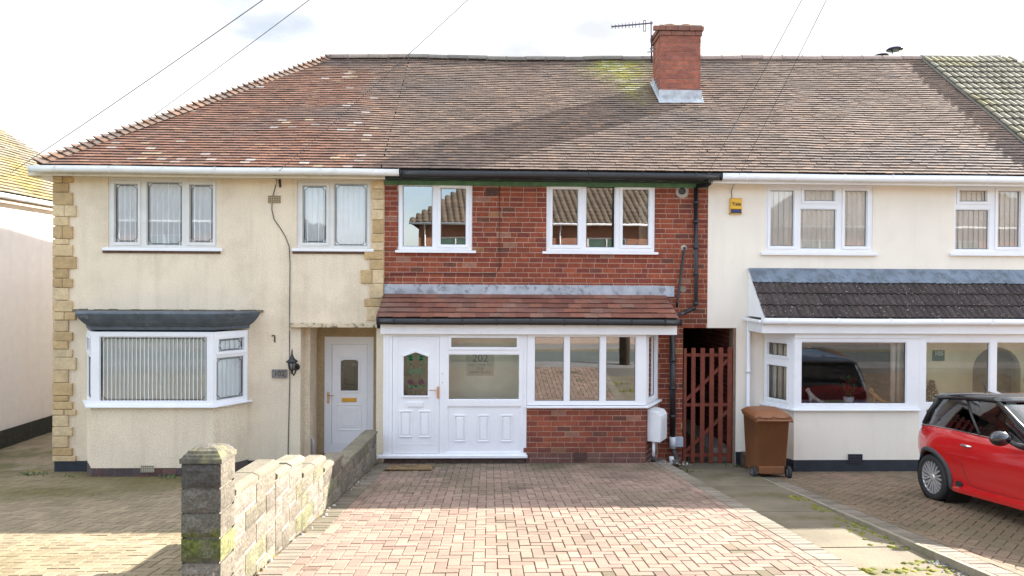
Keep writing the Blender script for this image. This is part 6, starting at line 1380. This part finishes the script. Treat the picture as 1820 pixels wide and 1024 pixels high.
for sy, hs in ((-1, bot1[2:19]), (1, bot1[N_-19:N_-2])): m = MB(); m.tube([Vector(p)+Vector((0, sy*.006, -.012)) for p in hs], .009, 6, True); m.build('chrome_waist_strip', CHROME, car)
# door line, handle, mirror, aerial
def ysurf(x, z):
    ww = wfun(x); zb, zt = lerp_tab(botz, x), lerp_tab(beltz, x); t = (z-zb)/(zt-zb); hip = .035*math.exp(-((x-.0)/.38)**2)+.03*math.exp(-((x-2.47)/.4)**2)
    prof = [(0, ww*.955), (.1, ww*.985), (.15, ww*.972), (.36, ww*.985+hip*.3), (.58, ww+hip), (.76, ww*.99+hip*.8), (.9, ww*.958), (.965, ww*.915), (1.0, ww*.85)]
    for (ta, pa), (tb, pb_) in zip(prof, prof[1:]):
        if t <= tb: return pa+(pb_-pa)*(t-ta)/(tb-ta)
    return ww*.85
for sy in (-1, 1):
    m = MB(); m.tube([(x, sy*(ysurf(x, z)+.0005), z) for x, z in ((.60, .92), (.585, .80), (.60, .62), (.68, .42), (.74, .33), (.85, .305), (1.3, .30), (1.75, .30), (1.83, .36), (1.845, .6), (1.84, .90))], .0035, 5); m.build('door_gap', DARK, car)
for sy in (-1, 1):
    m = MB(); y = sy*(ysurf(.72, .80)+.012); m.tube([(.64, y-sy*.015, .80), (.67, y+sy*.012, .805), (.78, y+sy*.014, .80), (.82, y-sy*.012, .795)], [.014, .017, .017, .012], 10); m.build('door_handle', CHROME, car)
    m = MB(); m.smooth = True; c = Vector((1.54, sy*.975, .975)); rg = []
    for k in range(9):
        t = -1+2*k/8; r = math.sqrt(max(.0, 1-t*t)); r = max(r, .12); rg.append([(c.x+.055*t*(1.2 if t > 0 else .8), c.y+.125*r*math.cos(a), c.z+.088*r*math.sin(a)) for a in (2*math.pi*q/16 for q in range(16))])
    m.loft(rg); mr = m.build('wing_mirror', CARBLK, car, fix=True)
    m = MB(); m.tube([(1.60, sy*.90, .95), (1.64, sy*.84, .90), (1.66, sy*.78, .885)], [.028, .026, .035], 8); m.build('mirror_stalk', BLACKP, mr)
    m = MB(); m.lathe([(.0, .018), (.03, .012), (.042, 0)], (2.12, sy*(ysurf(2.12, .72)-.002), .72), (0, sy, 0), 16); m.build('side_repeater', mk('clear_lens', (.75,.75,.75), .15, var=0), car)
m = MB(); m.smooth = True; m.loft([rr(.035, .02, .015, 1.40), rr(.03, .016, .012, 1.435), rr(.012, .008, .005, 1.452)]); q = m.build('aerial_base', BLACKP, car); q.location = (.0, 0, .005)
m = MB(); m.tube([(.0, 0, 1.45), (-.07, 0, 1.66)], .006, 6); m.build('aerial_rod', BLACKP, car)
# cabin
m = MB(); m.loft([[(x, y*lerp_tab(halfw, x)*k, lerp_tab(beltz, x)+dz) for y, k, dz in ((-1, .845, .002), (-1, .795, -.33), (1, .795, -.33), (1, .845, .002))] for x in (-.37, -.28, -.15, 0, .3, .5, .8, 1.1, 1.4, 1.7, 1.79)], closed=False, caps=False); m.build('cabin_lining', SEAT, car)
m = MB(); m.box(-.35, 1.8, -.62, .62, .55, .60); m.build('cabin_floor', SEAT, car)
for sy in (-.36, .36):
    st = MB(); st.smooth = True; st.loft([rr(.23, .07, .05, z, 0) for z in (.0, .3, .55)]); s_ = st.build('seat_back', SEAT, car, fix=True); s_.location = (.62, sy, .62); s_.rotation_euler = (0, R_(-14), R_(90)); s_.rotation_euler = (R_(0), R_(-14), 0); s_.scale = (.35, .95, 1); 
    h = MB(); h.smooth = True; h.loft([rr(.04, .12, .04, 0), rr(.05, .13, .045, .07), rr(.04, .11, .04, .15)]); h_ = h.build('headrest', SEAT, car, fix=True); h_.location = (.50, sy, 1.17)
m = MB(); m.smooth = True; m.loft([rr(.1, .55, .06, .62), rr(.09, .55, .06, .92)]); q = m.build('rear_seat', SEAT, car, fix=True); q.location = (-.15, 0, 0)
m = MB(); m.loft([[(1.35, -.62, .6), (1.35, .62, .6), (1.30, .62, .92), (1.30, -.62, .92)], [(1.9, -.62, .6), (1.9, .62, .6), (1.85, .62, .92), (1.85, -.62, .92)]]); m.build('dashboard', SEAT, car, fix=True)
m = MB(); c0 = Vector((1.22, -.36, .90)); m.tube([c0+Vector((.06*math.sin(a)*.5, .18*math.cos(a), .17*math.sin(a))) for a in (2*math.pi*k/24 for k in range(25))], .014, 8); m.build('steering_wheel', BLACKP, car)
# lamps, grille, plates
for sy in (-1, 1):
    m = MB(); m.lathe([(.11, -.03), (.115, 0), (.09, .03), (.04, .042)], (2.90, sy*.56, .70), (.86, sy*.38, .33), 24); hl = m.build('headlight', mk('headlamp_lens', (.7,.72,.75), .08, var=0), car)
    m = MB(); m.lathe([(.112, 0), (.126, .008), (.118, .016)], (2.90, sy*.56, .70), (.86, sy*.38, .33), 24, cap0=False, cap1=False); m.build('headlight_ring', CHROME, hl)
    m = MB(); m.box(-.575, -.50, sy*.58-.05, sy*.58+.05, .66, .86); m.build('tail_light', mk('red_lens', (.4,.01,.01), .15, var=0), car, bevel=.02)
m = MB(); m.loft([[(3.085, y*.46, z), (3.125, y*.30, z)] for y, z in ((-1, .50), (-1, .60), (1, .60), (1, .50))], closed=True, caps=False); m.box(3.06, 3.13, -.42, .42, .50, .60); m.build('grille', BLACKP, car, bevel=.01)
m = MB(); m.box(3.125, 3.14, -.26, .26, .36, .47); m.build('number_plate', mk('white_plate', (.75,.75,.72), .4, var=0), car)
m = MB(); m.box(-.60, -.575, -.26, .26, .58, .69); m.build('number_plate', mk('yellow_plate', (.7,.5,.05), .4, var=0), car)
